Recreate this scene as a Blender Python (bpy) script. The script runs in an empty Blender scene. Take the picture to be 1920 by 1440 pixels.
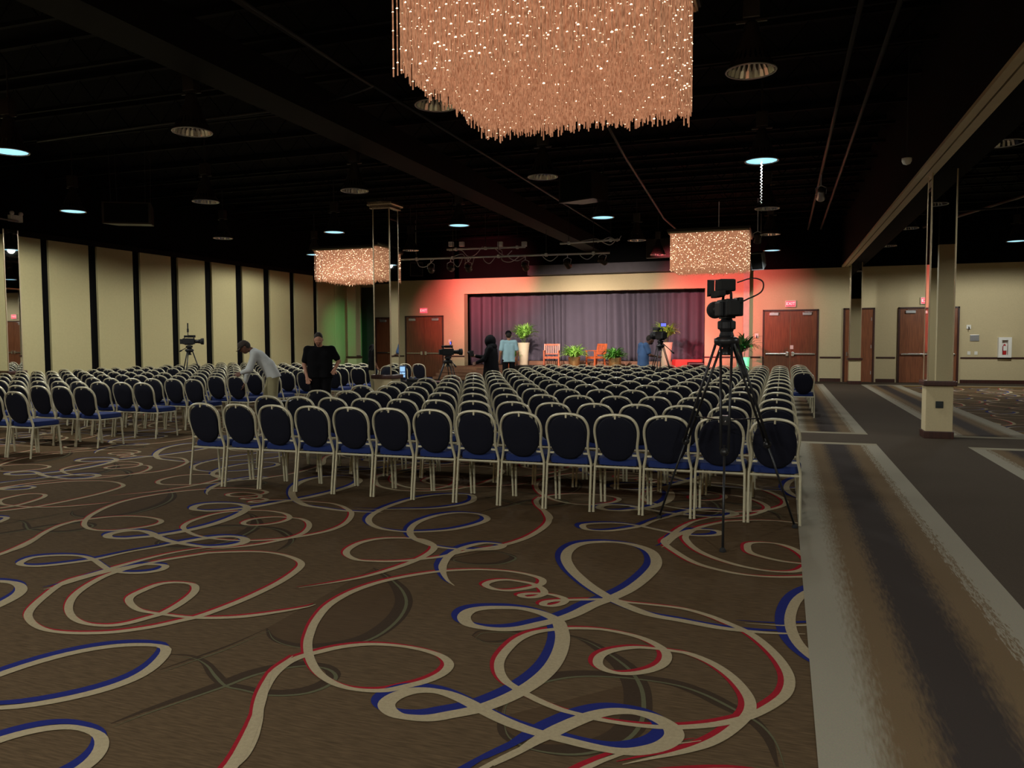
import bpy, bmesh, math, random
import numpy as np
from math import sin, cos, pi, radians, sqrt, atan2
from mathutils import Vector, Matrix

S = bpy.context.scene
COL = S.collection
random.seed(7)

# ------------------------------------------------------------------ camera
F_PX, YAW, PITCH, ROLL, EYE = 1480.0, radians(18.9), radians(3.21), radians(.22), 1.6
def _cam_axes():
    cy, sy, cp, sp, cr, sr = cos(YAW), sin(YAW), cos(PITCH), sin(PITCH), cos(ROLL), sin(ROLL)
    f = Vector((-sy*cp, cy*cp, -sp)); r0 = Vector((cy, sy, 0)); d0 = f.cross(r0)
    return cr*r0+sr*d0, -sr*r0+cr*d0, f
R_AX, D_AX, F_AX = _cam_axes()
cd = bpy.data.cameras.new('camera'); cam = bpy.data.objects.new('camera', cd); COL.objects.link(cam)
m = Matrix((R_AX, -D_AX, -F_AX)).transposed().to_4x4(); m.translation = Vector((0, 0, EYE))
cam.matrix_world = m
cd.sensor_width = 36.0; cd.lens = F_PX/1920*36.0; cd.clip_start = .05; cd.clip_end = 200
S.camera = cam

# ------------------------------------------------------------------ world, exposure
w = bpy.data.worlds.new('world'); S.world = w; w.use_nodes = True
w.node_tree.nodes['Background'].inputs[0].default_value = (.02, .02, .02, 1)
w.node_tree.nodes['Background'].inputs[1].default_value = .3
vs = S.view_settings
vs.view_transform = 'Standard'; vs.look = 'None'; vs.exposure = 0.0; vs.gamma = 1.0; vs.use_curve_mapping = False
LAMP_W = 100.0          # one lit high-bay lamp
LAMP_COL = (.98, 1.0, .95)

# ------------------------------------------------------------------ materials
MATS = {}
def srgb(r, g, b):
    f = lambda c: c/12.92 if c <= .04045 else ((c+.055)/1.055)**2.4
    return (f(r/255), f(g/255), f(b/255))
def mat(name, col, rough=.6, metal=0.0, var=.12, scale=6.0, bump=0.0, bscale=40.0, emit=None, estr=0.0, stretch=None, spec=.4):
    if name in MATS: return MATS[name]
    mt = bpy.data.materials.new(name); mt.use_nodes = True
    nt = mt.node_tree; N = nt.nodes; L = nt.links; bs = N['Principled BSDF']
    bs.inputs['Roughness'].default_value = rough; bs.inputs['Metallic'].default_value = metal
    bs.inputs['Specular IOR Level'].default_value = spec
    bs.inputs['Base Color'].default_value = (*col, 1)
    tc = N.new('ShaderNodeTexCoord'); src = tc.outputs['Object']
    if stretch:
        mp = N.new('ShaderNodeMapping'); mp.inputs['Scale'].default_value = stretch
        L.new(src, mp.inputs[0]); src = mp.outputs[0]
    if var > 0:
        nz = N.new('ShaderNodeTexNoise'); nz.inputs['Scale'].default_value = scale; nz.inputs['Detail'].default_value = 4
        L.new(src, nz.inputs['Vector'])
        mx = N.new('ShaderNodeMix'); mx.data_type = 'RGBA'
        mx.inputs[6].default_value = (*[max(0, c*(1-var*1.6)) for c in col], 1)
        mx.inputs[7].default_value = (*[min(1, c*(1+var*1.6)) for c in col], 1)
        L.new(nz.outputs['Fac'], mx.inputs[0]); L.new(mx.outputs[2], bs.inputs['Base Color'])
    if bump > 0:
        nb = N.new('ShaderNodeTexNoise'); nb.inputs['Scale'].default_value = bscale
        L.new(src, nb.inputs['Vector'])
        b = N.new('ShaderNodeBump'); b.inputs['Strength'].default_value = bump; b.inputs['Distance'].default_value = .01
        L.new(nb.outputs['Fac'], b.inputs['Height']); L.new(b.outputs[0], bs.inputs['Normal'])
    if emit:
        bs.inputs['Emission Color'].default_value = (*emit, 1); bs.inputs['Emission Strength'].default_value = estr
    MATS[name] = mt
    return mt
def wood(name, dark, light, rough=.4):
    if name in MATS: return MATS[name]
    mt = bpy.data.materials.new(name); mt.use_nodes = True; nt = mt.node_tree; N = nt.nodes; L = nt.links
    bs = N['Principled BSDF']; bs.inputs['Roughness'].default_value = rough
    tc = N.new('ShaderNodeTexCoord'); mp = N.new('ShaderNodeMapping'); mp.inputs['Scale'].default_value = (9, 9, .55)
    L.new(tc.outputs['Object'], mp.inputs[0])
    nz = N.new('ShaderNodeTexNoise'); nz.inputs['Scale'].default_value = 3.5; nz.inputs['Detail'].default_value = 6; nz.inputs['Distortion'].default_value = .4
    L.new(mp.outputs[0], nz.inputs['Vector'])
    rp = N.new('ShaderNodeValToRGB'); rp.color_ramp.elements[0].position = .3; rp.color_ramp.elements[1].position = .72
    rp.color_ramp.elements[0].color = (*dark, 1); rp.color_ramp.elements[1].color = (*light, 1)
    L.new(nz.outputs['Fac'], rp.inputs[0]); L.new(rp.outputs[0], bs.inputs['Base Color'])
    MATS[name] = mt
    return mt
def border_material(name, x0, x1):
    """woven carpet border: cream edges, tan bands, dark centre, ragged transitions (colours of the yarn across its width)"""
    mt = bpy.data.materials.new(name); mt.use_nodes = True; nt = mt.node_tree; N = nt.nodes; L = nt.links
    bs = N['Principled BSDF']; bs.inputs['Roughness'].default_value = .95; bs.inputs['Specular IOR Level'].default_value = .1
    tc = N.new('ShaderNodeTexCoord'); sp = N.new('ShaderNodeSeparateXYZ'); L.new(tc.outputs['Object'], sp.inputs[0])
    mr = N.new('ShaderNodeMapRange'); mr.inputs['From Min'].default_value = x0; mr.inputs['From Max'].default_value = x1
    L.new(sp.outputs['X'], mr.inputs['Value'])
    mp = N.new('ShaderNodeMapping'); mp.inputs['Scale'].default_value = (70, 9, 1); L.new(tc.outputs['Object'], mp.inputs[0])
    nz = N.new('ShaderNodeTexNoise'); nz.inputs['Scale'].default_value = 1.0; nz.inputs['Detail'].default_value = 3; L.new(mp.outputs[0], nz.inputs['Vector'])
    ma = N.new('ShaderNodeMath'); ma.operation = 'MULTIPLY_ADD'; ma.inputs[1].default_value = .14; L.new(nz.outputs['Fac'], ma.inputs[0])
    sb = N.new('ShaderNodeMath'); sb.operation = 'SUBTRACT'; sb.inputs[1].default_value = .07; L.new(mr.outputs[0], sb.inputs[0]); L.new(sb.outputs[0], ma.inputs[2])
    rp = N.new('ShaderNodeValToRGB'); cr = rp.color_ramp; cream, tan, dk = CREAM, TAN, DARKB
    stops = [(0, cream), (.15, cream), (.25, tan), (.33, tan), (.42, dk), (.60, dk), (.70, tan), (.80, tan), (.825, cream), (.84, tan), (.86, cream), (1, cream)]
    cr.elements[0].position = 0; cr.elements[0].color = (*stops[0][1], 1); cr.elements[1].position = 1; cr.elements[1].color = (*stops[-1][1], 1)
    for p, c in stops[1:-1]:
        e = cr.elements.new(p); e.color = (*c, 1)
    L.new(ma.outputs[0], rp.inputs[0])
    nf = N.new('ShaderNodeTexNoise'); nf.inputs['Scale'].default_value = 160; L.new(tc.outputs['Object'], nf.inputs['Vector'])
    mm = N.new('ShaderNodeMix'); mm.data_type = 'RGBA'; mm.blend_type = 'MULTIPLY'; mm.inputs[0].default_value = .35
    L.new(rp.outputs[0], mm.inputs[6]); L.new(nf.outputs['Color'], mm.inputs[7])
    hs = N.new('ShaderNodeHueSaturation'); hs.inputs['Saturation'].default_value = .85; hs.inputs['Value'].default_value = 1.18
    L.new(mm.outputs[2], hs.inputs['Color']); L.new(hs.outputs[0], bs.inputs['Base Color'])
    return mt

# ------------------------------------------------------------------ mesh builder
class MB:
    def __init__(s): s.v = []; s.f = []; s.mi = []
    def add(s, vs, fs, mi=0):
        o = len(s.v); s.v += [tuple(v) for v in vs]; s.f += [tuple(i+o for i in f) for f in fs]; s.mi += [mi]*len(fs); return s
    def box(s, x0, x1, y0, y1, z0, z1, mi=0, M=None):
        vs = [(x, y, z) for z in (z0, z1) for y in (y0, y1) for x in (x0, x1)]
        if M is not None: vs = [M @ Vector(v) for v in vs]
        return s.add(vs, [(0, 2, 3, 1), (4, 5, 7, 6), (0, 1, 5, 4), (2, 6, 7, 3), (0, 4, 6, 2), (1, 3, 7, 5)], mi)
    def rbox(s, x0, x1, y0, y1, z0, z1, b=.01, mi=0, M=None):
        """box with chamfered edges"""
        bm = bmesh.new(); bmesh.ops.create_cube(bm, size=1.0)
        for v in bm.verts: v.co = Vector(((x0+x1)/2+v.co.x*(x1-x0), (y0+y1)/2+v.co.y*(y1-y0), (z0+z1)/2+v.co.z*(z1-z0)))
        bmesh.ops.bevel(bm, geom=bm.edges[:], offset=b, segments=2, profile=.6, affect='EDGES')
        bm.verts.index_update()
        vs = [M @ v.co if M is not None else v.co.copy() for v in bm.verts]; fs = [[v.index for v in f.verts] for f in bm.faces]
        bm.free(); return s.add(vs, fs, mi)
    def tube(s, P, r, n=8, mi=0, closed=False, cap=True, flat=None):
        """round tube along P; r a number or one per point; flat=(a,b) oval section"""
        P = [Vector(p) for p in P]; k = len(P); rs = r if isinstance(r, (list, tuple)) else [r]*k
        vs, fs = [], []; up = None
        for i in range(k):
            a = P[i-1] if (i > 0 or closed) else P[i]; b = P[(i+1) % k] if (i < k-1 or closed) else P[i]
            t = (b-a)
            if t.length < 1e-9: t = Vector((0, 0, 1))
            t.normalize()
            if up is None:
                up = Vector((0, 1, 0)) if abs(t.y) < .9 else Vector((1, 0, 0))
            u = up - t*up.dot(t)
            if u.length < 1e-6: u = t.orthogonal()
            u.normalize(); v = t.cross(u); up = u
            fa, fb = flat if flat else (1, 1)
            for j in range(n):
                an = 2*pi*j/n; vs.append(P[i]+(u*cos(an)*fa+v*sin(an)*fb)*rs[i])
        seg = k if closed else k-1
        for i in range(seg):
            for j in range(n):
                a = i*n+j; b = i*n+(j+1) % n; c = ((i+1) % k)*n+(j+1) % n; d = ((i+1) % k)*n+j
                fs.append((a, b, c, d))
        if cap and not closed:
            fs.append(tuple(range(n-1, -1, -1))); fs.append(tuple((k-1)*n+j for j in range(n)))
        return s.add(vs, fs, mi)
    def lathe(s, prof, n=24, c=(0, 0, 0), mi=0, sx=1, sy=1, M=None, cap=True):
        vs, fs = [], []; k = len(prof)
        for r, z in prof:
            for j in range(n):
                an = 2*pi*j/n; v = Vector((c[0]+r*cos(an)*sx, c[1]+r*sin(an)*sy, c[2]+z)); vs.append(M @ v if M is not None else v)
        for i in range(k-1):
            for j in range(n):
                fs.append((i*n+j, i*n+(j+1) % n, (i+1)*n+(j+1) % n, (i+1)*n+j))
        if prof[0][0] > 1e-4: fs.append(tuple(range(n-1, -1, -1)))
        if cap and prof[-1][0] > 1e-4: fs.append(tuple((k-1)*n+j for j in range(n)))
        return s.add(vs, fs, mi)
    def ball(s, c, r, n=12, sx=1, sy=1, sz=1, mi=0, M=None):
        prof = [(max(1e-5, r*sin(pi*i/8)), -r*sz*cos(pi*i/8)) for i in range(9)]
        return s.lathe(prof, n, c, mi, sx, sy, M)
    def build(s, name, mats, parent=None, smooth=False, loc=None):
        me = bpy.data.meshes.new(name); me.from_pydata(s.v, [], s.f)
        if not isinstance(mats, (list, tuple)): mats = [mats]
        for m_ in mats: me.materials.append(m_)
        if any(s.mi): me.polygons.foreach_set('material_index', s.mi)
        if smooth: me.polygons.foreach_set('use_smooth', [True]*len(me.polygons))
        me.update()
        o = bpy.data.objects.new(name, me); COL.objects.link(o)
        if parent is not None: o.parent = parent
        if loc is not None: o.location = loc
        return o
def tag(o, label=None, cat=None, group=None, kind=None):
    if label: o['label'] = label
    if cat: o['category'] = cat
    if group: o['group'] = group
    if kind: o['kind'] = kind
    return o
def empty(name, loc=(0, 0, 0), rz=0.0, label=None, cat=None, group=None, kind=None):
    o = bpy.data.objects.new(name, None); COL.objects.link(o); o.location = loc; o.rotation_euler = (0, 0, rz); o.empty_display_size = .1
    return tag(o, label, cat, group, kind)
def copy_tree(o, parent=None):
    c = o.copy(); COL.objects.link(c); c.parent = parent
    for ch in list(o.children): copy_tree(ch, c)
    return c
def shade_auto(o, ang=40):
    o.data.polygons.foreach_set('use_smooth', [True]*len(o.data.polygons))
    try: o.data.set_sharp_from_angle(angle=radians(ang))
    except Exception: pass
    return o
def ray(x, y): return R_AX*((x-960)/F_PX)+D_AX*((y-720)/F_PX)+F_AX
def on_z(x, y, z=0.0): r = ray(x, y); return Vector((0, 0, EYE))+r*((z-EYE)/r.z)
def on_y(x, y, Y): r = ray(x, y); return Vector((0, 0, EYE))+r*(Y/r.y)
def spline(P, n=6, closed=False):
    P = [Vector(p) for p in P]
    Q = [P[-1]]+P+[P[0], P[1]] if closed else [2*P[0]-P[1]]+P+[2*P[-1]-P[-2]]
    out = []
    for i in range(1, len(Q)-2):
        a, b, c, d = Q[i-1:i+3]
        for k in range(n):
            t = k/n; out.append(.5*((2*b)+(c-a)*t+(2*a-5*b+4*c-d)*t*t+(3*b-a-3*c+d)*t**3))
    if not closed: out.append(Q[-2].copy())
    return out
ORD = ['first', 'second', 'third', 'fourth', 'fifth', 'sixth', 'seventh', 'eighth', 'ninth', 'tenth', 'eleventh', 'twelfth', 'thirteenth',
       'fourteenth', 'fifteenth', 'sixteenth', 'seventeenth', 'eighteenth']

# ------------------------------------------------------------------ colours
CREAM, TAN, DARKB = srgb(138, 130, 110), srgb(102, 80, 48), srgb(54, 45, 40)
M_BLACK = mat('ceiling_black', (.0022, .0022, .0023), .95, var=.2, spec=.12)
M_DARK = mat('dark_metal', (.003, .003, .003), .7, var=.2, spec=.12)
M_DUCT = mat('grey_duct', (.005, .005, .005), .7, var=.2, spec=.15)
M_WALL = mat('beige_wallpaper', srgb(192, 176, 138), .85, var=.05, scale=30, bump=.08, bscale=160)
M_PANEL = mat('fabric_panel', srgb(186, 174, 128), .9, var=.05, scale=18, bump=.1, bscale=220)
M_TRIM = wood('mahogany_trim', srgb(44, 20, 14), srgb(70, 34, 24), .4)
M_DOOR = wood('door_wood', srgb(98, 54, 32), srgb(138, 82, 50), .38)
M_CHROME = mat('chrome', (.75, .75, .74), .22, 1.0, var=.04)
M_STEEL = mat('brushed_steel', (.5, .5, .5), .35, .9, var=.06)
M_MIRROR = mat('mirror_glass', (.86, .88, .86), .015, 1.0, var=.0)
M_BRASS = mat('champagne_trim', srgb(176, 160, 132), .35, .6, var=.06)
M_WHITE = mat('white_plastic', srgb(225, 222, 212), .5, var=.04)
M_CARPET = mat('brown_carpet', srgb(82, 66, 47), .97, var=.42, scale=11, bump=.25, bscale=220, stretch=(1.0, 9, 1), spec=.05)
M_AISLE = mat('dark_carpet', srgb(72, 63, 53), .97, var=.12, scale=90, bump=.3, bscale=250, spec=.05)
M_BEIGEY = mat('cream_yarn', srgb(152, 138, 110), .97, var=.13, scale=60, bump=.3, bscale=260, spec=.05)
M_BLUEY = mat('blue_yarn', srgb(30, 36, 96), .97, var=.12, scale=60, spec=.05)
M_REDY = mat('red_yarn', srgb(136, 26, 36), .97, var=.12, scale=60, spec=.05)
M_FILLY = mat('shade_yarn', srgb(72, 56, 39), .97, var=.22, scale=7, stretch=(1.2, 12, 1), spec=.05)
M_DKY = mat('umber_yarn', srgb(56, 44, 33), .97, var=.12, scale=60, spec=.05)
M_OLIVEY = mat('olive_yarn', srgb(84, 82, 60), .97, var=.1, scale=60, spec=.05)
# ================================================================== THE ROOM
XL, XR, YB, YF, ZT, ZC = -17.95, 13.0, 31.45, -5.0, 4.2, 6.3
o = MB().box(XL-.2, XR+.2, YF-.2, YB+4, -.12, 0).build('floor', M_CARPET); FLOOR = tag(o, 'brown swirl patterned carpet floor with cream borders', 'floor', kind='structure')

# ---- carpet pattern: one woven repeat, laid on its half-drop lattice
C1=[(925,1437),(965,1415),(1002,1392),(1030,1377),(1065,1360),(1102,1345),(1140,1336),(1177,1335),(1215,1342),(1245,1355),(1262,1370),(1262,1385),(1240,1400),(1202,1409),(1165,1410),(1115,1402),(1065,1390),(1015,1377),(977,1365),(940,1350),(902,1331),(872,1315),(840,1302),(810,1296),(777,1296),(747,1304),(727,1317),(727,1330),(745,1342),(777,1347),(810,1347),(845,1341),(895,1331),(940,1315),(977,1297),(1010,1275),(1035,1250),(1050,1222),(1055,1197),(1052,1180),(1045,1165),(1025,1154),(1000,1146),(970,1141),(937,1140),(907,1141),(882,1146),(870,1157),(877,1170),(900,1177),(937,1181),(975,1179),(1012,1171),(1050,1162),(1082,1150),(1112,1135),(1147,1122),(1182,1105),(1212,1082),(1230,1060),(1227,1042),(1212,1030),(1182,1021),(1150,1017),(1117,1017),(1087,1021),(1067,1032),(1061,1047),(1069,1065),(1085,1082),(1110,1102),(1147,1124),(1187,1142),(1225,1155),(1280,1165),(1337,1176),(1379,1182),(1431,1187),(1477,1189),(1510,1190)]
C2=[(669,954),(705,955.6),(750,955),(806,954),(853,949),(881,942.5),(889,935),(881,928),(844,927),(806,930),(769,937),(731,949),(705,961),(692,972),(694,982),(712,991),(741,996),(769,998),(806,997),(844,994),(881,987),(909,978),(913,971),(900,965),(872,962),(844,963),(816,968),(787,978),(772,989),(769,1000.6),(778,1011),(797,1019),(816,1025),(844,1029),(881,1031.5),(919,1031),(937,1028),(943,1023),(930,1020),(907,1019),(881,1024),(859,1032),(840,1045),(831,1059),(830,1067),(832,1077),(840,1090),(852,1099)]
C3=[(450,1435),(465,1415),(477,1385),(482,1355),(486,1322),(495,1295),(512,1267),(537,1245),(565,1232),(595,1224),(640,1214),(690,1209),(740,1211),(790,1219),(827,1231),(842,1246),(832,1262),(802,1277),(765,1287),(727,1295),(690,1296),(652,1291),(620,1279),(595,1260),(581,1235),(577,1210),(581,1190),(592,1165),(615,1137),(650,1115),(687,1100),(725,1089),(775,1079),(825,1072),(875,1069),(912,1069),(955,1072),(990,1078),(1015,1086),(1016,1095),(1000,1101),(975,1106),(950,1108),(925,1105),(910,1097),(925,1090),(950,1088),(975,1091),(1000,1096),(1017,1105),(1020,1114),(1005,1120),(987,1121),(976,1117),(990,1114),(1017,1114),(1040,1117),(1059,1124),(1055,1132),(1035,1137),(1019,1135),(1022,1130),(1040,1127),(1065,1126),(1100,1125),(1147,1125),(1175,1130),(1225,1135),(1280,1142),(1327,1154.6),(1368,1171),(1405,1188),(1437,1212),(1465,1242),(1480,1272),(1475,1300),(1450,1322),(1412,1342),(1380,1352),(1330,1361),(1275,1365),(1227,1364),(1177,1359),(1127,1351),(1090,1342),(1052,1332),(1015,1317),(985,1302),(965,1290),(947,1277),(937,1260),(937,1240),(950,1220),(972,1200),(1002,1187),(1040,1181),(1077,1179),(1127,1181),(1177,1190),(1215,1202),(1245,1220),(1250,1237),(1235,1252),(1202,1262),(1165,1264),(1135,1257),(1121,1245),(1127,1230),(1152,1220),(1190,1215),(1227,1217),(1265,1222),(1292,1227),(1330,1242),(1362,1262),(1387,1285),(1405,1312),(1405,1335),(1387,1357),(1355,1382),(1317,1400),(1267,1414),(1217,1424),(1167,1435)]
C4=[(475,1021),(400,1026),(325,1037),(250,1055),(180,1075),(122,1092),(82,1120),(55,1147),(57,1165),(80,1180),(120,1187),(175,1188),(225,1185),(287,1176),(337,1165),(375,1156),(425,1138),(475,1117),(525,1092),(557,1070),(565,1057),(550,1047),(520,1039),(475,1035),(400,1037),(375,1040),(292,1054),(215,1074),(175,1092),(142,1115),(129,1137),(135,1157),(160,1170),(200,1174),(237,1170),(275,1160),(307,1150),(342,1130),(365,1110),(362,1097),(332,1093),(300,1096),(270,1107),(245,1120),(244,1132),(262,1145),(300,1152),(362,1159),(425,1159),(475,1155),(537,1146),(575,1139),(592,1134)]
C5=[(325,1020),(275,1029),(225,1039),(180,1049),(125,1057),(75,1062),(45,1061),(38,1056),(62,1046),(107,1042),(150,1043),(175,1050),(190,1060),(207,1070),(237,1075),(275,1074),(302,1069),(310,1062),(292,1059),(262,1060),(225,1067),(187,1076),(150,1087),(112,1099),(82,1106)]
C9=[(560,1103),(620,1094),(680,1083),(740,1066),(780,1051),(806,1037),(814,1025),(797,1014),(772,1010),(720,1010),(680,1017),(655,1029),(650,1040),(668,1050),(700,1053),(745,1053),(790,1049),(830,1044),(860,1037),(900,1030),(943,1023),(985,1010),(1015,993),(1029,978),(1025,965),(1012,950),(1002,940),(1010,932)]
D1=[(500,1178),(510,1195),(540,1207),(590,1212),(650,1206),(700,1190),(740,1160),(757,1130),(750,1105),(730,1085),(712,1072),(700,1065)]
D2=[(935,1345),(945,1310),(990,1282),(1040,1268),(1090,1263),(1150,1265),(1200,1270),(1260,1280),(1310,1297),(1360,1322),(1410,1350),(1440,1385),(1458,1438)]
D3=[(935,1345),(945,1375),(980,1395),(1030,1405),(1080,1406),(1130,1395),(1170,1375),(1192,1345),(1196,1310),(1190,1280),(1170,1250),(1130,1220),(1095,1200),(1060,1189)]
D4=[(208,1357),(270,1333),(350,1305),(420,1281),(470,1262),(520,1250),(570,1244),(610,1250),(625,1265),(605,1283),(560,1296),(500,1298),(450,1288),(420,1281),(400,1262),(385,1243),(360,1230),(320,1227)]
D5=[(502,1178),(430,1210),(360,1235),(300,1256)]
D6=[(885,1192),(900,1183),(940,1182),(980,1188),(950,1200),(910,1203),(885,1192)]
D7=[(880,1040),(920,1033),(955,1040),(960,1047),(930,1056),(880,1056),(845,1048),(880,1040)]
CUR=[('blue',.064,C1,1),('blue',.048,C2,1),('red',.040,C3,1),('red',.042,C4,1),('blue',.046,C5,1),('red',.044,C9,1)]
DK=[(.09,D1),(.08,D2),(.10,D3),(.06,D4),(.03,D5),(.04,D6),(.05,D7)]
FILL=[D1,D3[:10],D6[:-1],D7[:-1]]

LAT_A, LAT_B = Vector((-3.63, 2.0)), Vector((0, 4.27))
def ribbon(mb, W, width, z, taper, off):
    n = len(W); vs, fs = [], []
    for i, p in enumerate(W):
        t = (W[min(i+1, n-1)]-W[max(i-1, 0)])
        if t.length < 1e-9: t = Vector((1, 0))
        t.normalize(); nn = Vector((-t.y, t.x))
        f = .72+.55*abs(t.y)
        if taper: f *= min(1, .1+i/14, .1+(n-1-i)/14)
        for sgn in (1, -1):
            q = p+off+nn*(sgn*width*.5*f); vs.append((q.x, q.y, z+.0005*i/n))
    fs = [(2*i, 2*i+1, 2*i+3, 2*i+2) for i in range(n-1)]
    mb.add(vs, fs)
YARN = {k: MB() for k in ('fill', 'cream', 'blue', 'red', 'umber', 'olive')}
def world_curve(P, n): return [Vector((q.x, q.y)) for q in spline([on_z(x, y) for x, y in P], n)]
WC = [(c, wd, world_curve(P, 4), tp) for c, wd, P, tp in CUR]
WD = [(wd, world_curve(P, 4)) for wd, P in DK]
WF = [world_curve(P, 3) for P in FILL]
for i in range(-3, 7):
    for j in range(-6, 8):
        d = LAT_A*i+LAT_B*j
        far = (d.y > 12)
        if d.y < 9:
            for P in WF:
                Q = [p+d for p in P]
                if -17 < Q[0].x < 9 and 0 < Q[0].y < 16: YARN['fill'].add([(q.x, q.y, .0002) for q in Q], [tuple(range(len(Q)))])
        for k, (wd, W) in enumerate(WD):
            Q = [p+d for p in W if True]
            c0 = Q[len(Q)//2]
            if not (-18.5 < c0.x < 11 and -1 < c0.y < 24): continue
            ribbon(YARN['umber'], Q, wd, .0004+.00005*k, 1, Vector((0, 0)))
            if not far: ribbon(YARN['olive'], Q, .016, .0013, 1, Vector((.03, -.025)))
        for k, (c, wd, W, tp) in enumerate(WC):
            Q = [p+d for p in W]
            if max(q.x for q in Q) < -17.8 or min(q.x for q in Q) > 11.5 or max(q.y for q in Q) < -1 or min(q.y for q in Q) > 28: continue
            Q2 = [q for q in Q]
            sh = Vector((-.050, .035)) if c == 'blue' else Vector((-.026, .016))
            ribbon(YARN[c], Q2, wd*1.05, .0019 if c == 'red' else .0025, tp, sh)
            ribbon(YARN['cream'], Q2, wd, .0031+.0001*k, tp, Vector((0, 0)))
def clip_mesh(o):
    """trim the ribbons to the room"""
    bm = bmesh.new(); bm.from_mesh(o.data)
    for co, no in (((XL+.12, 0, 0), (-1, 0, 0)), ((XR-.1, 0, 0), (1, 0, 0)), ((0, YB-2.4, 0), (0, 1, 0)), ((0, YF+.1, 0), (0, -1, 0))):
        bmesh.ops.bisect_plane(bm, geom=bm.verts[:]+bm.edges[:]+bm.faces[:], plane_co=co, plane_no=no, clear_outer=True)
    bm.to_mesh(o.data); bm.free()
for k, m_ in (('fill', M_FILLY), ('umber', M_DKY), ('olive', M_OLIVEY), ('blue', M_BLUEY), ('red', M_REDY), ('cream', M_BEIGEY)):
    o = YARN[k].build('carpet_swirl', m_, FLOOR); clip_mesh(o); tag(o, kind='stuff')
# ---- borders and plain aisle carpet, slightly proud of the patterned field
AZ = .0050
def slab(name, x0, x1, y0, y1, m_, z=AZ, p=FLOOR): return MB().box(x0, x1, y0, y1, 0.0, z).build(name, m_, p)
BX0, BX1, CX0, CX1 = .15, 1.365, 2.59, 3.80
slab('aisle_carpet', BX1, CX0, YF, YB-.02, M_AISLE)
slab('aisle_carpet', -7.0, BX1, 13.02, 14.26, M_AISLE); slab('aisle_carpet', CX0, XR, 13.02, 14.26, M_AISLE)
slab('aisle_carpet', -1.0, BX1, 29.75, YB-.02, M_AISLE); slab('aisle_carpet', CX0, XR, 29.75, YB-.02, M_AISLE)
MB1, MB2 = border_material('border_yarn', BX0, BX1), border_material('border_yarn_b', CX1, CX0)
M_CREAMB = mat('border_cream', CREAM, .97, var=.1, scale=60, bump=.2, bscale=250, spec=.05)
for y0, y1 in ((YF, 13.02), (14.26, 29.75)):
    slab('carpet_border', BX0, BX1, y0, y1, MB1); slab('carpet_border', CX0, CX1, y0, y1, MB2)
for y0, y1, xa, xb in ((12.80, 13.02, BX0, BX1), (14.26, 14.48, BX0, BX1), (12.80, 13.02, CX0, XR-.1), (14.26, 14.48, CX0, XR-.1), (29.45, 29.75, CX0, XR-.1)):
    slab('border_end', xa, xb, y0, y1, M_CREAMB, .006)
for y0, y1 in ((14.48, 15.3), (11.98, 12.8), (28.75, 29.45)):
    slab('carpet_border', CX1, XR-.1, y0, y1, mat('border_tan', TAN, .97, var=.25, scale=9, stretch=(1, 14, 1), spec=.05))

# ---- walls
def wall(name, label, boxes, m_, cat='wall'):
    mb = MB()
    for b in boxes: mb.box(*b)
    return tag(mb.build(name, m_), label, cat, kind='structure')
OX0, OX1, OZ = -12.88, -2.85, 3.56
wall_back = wall('wall_back', 'beige papered end wall around the stage opening and doors',
    [(XL, OX0, YB, YB+.3, 0, ZT), (OX1, XR, YB, YB+.3, 0, ZT), (OX0, OX1, YB, YB+.3, OZ, ZT)], M_WALL)
PX0, PX1 = -13.42, -1.42
o = MB().box(PX0, OX0, YB-.10, YB, .0, ZT).box(OX1, PX1, YB-.10, YB, 0, ZT).box(OX0, OX1, YB-.10, YB, OZ, ZT).build('proscenium', M_WALL, wall_back)
wall('wall_upper', 'black painted wall above the beige end wall', [(XL, XR, YB+.3, YB+.5, ZT, ZC), (XL, OX0-2.5, YB+.05, YB+.3, ZT, ZC), (OX1+2.5, XR, YB+.05, YB+.3, ZT, ZC)], M_BLACK)
wl = wall('wall_left', 'folding partition wall of tall beige fabric panels between black posts', [(XL-.2, XL, YF, YB+.3, 0, ZC)], M_BLACK)
edges = [13.62, 15.27, 15.49, 16.73, 17.01, 18.27, 18.55, 19.79, 20.09, 21.30, 21.63, 22.84, 23.19, 24.39, 24.77, 26.0, 26.32, 27.6, 27.91, 29.18, 29.22, 30.3, 30.34, 31.4]
y = 13.4
while y > YF+1.6:
    edges = [y-1.28, y]+edges; y -= 1.55
for a, b in zip(edges[::2], edges[1::2]):
    MB().rbox(XL, XL+.07, a, b, .12, ZT, .012).build('fabric_panel', M_PANEL, wl)
MB().box(XL, XL+.10, YF, YB, ZT, ZT+.14).build('head_track', M_DARK, wl)
wall('wall_right', 'beige side wall beyond the right-hand aisle', [(XR, XR+.2, YF, YB+.3, 0, ZT)], M_WALL)
wall('wall_front', 'beige wall at the near end of the hall', [(XL, XR, YF-.2, YF, 0, ZT)], M_WALL)
wall('wall_near', 'short beige wall beside the near end of the aisle', [(4.1, XR, 3.0, 3.2, 0, ZT)], M_WALL)
wall('wall_side_upper', 'black painted upper walls', [(XR, XR+.2, YF, YB+.3, ZT, ZC), (XL, XR, YF-.2, YF, ZT, ZC), (4.1, XR, 3.0, 3.2, ZT, ZC)], M_BLACK)
ceil = wall('ceiling', 'black painted exposed ceiling', [(XL-.2, XR+.2, YF-.2, YB+4.2, ZC, ZC+.1)], M_BLACK, 'ceiling')
jm = MB().box(XL, XR, -.05, .05, -.10, .0).box(XL, XR, -.03, .03, -.55, -.49)
for i in range(40):
    x = XL+.4+i*.76
    jm.tube([(x, 0, -.5), (x+.38, 0, -.08), (x+.76, 0, -.5)], .012, 4)
first = None
yy = YF+.8
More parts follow.
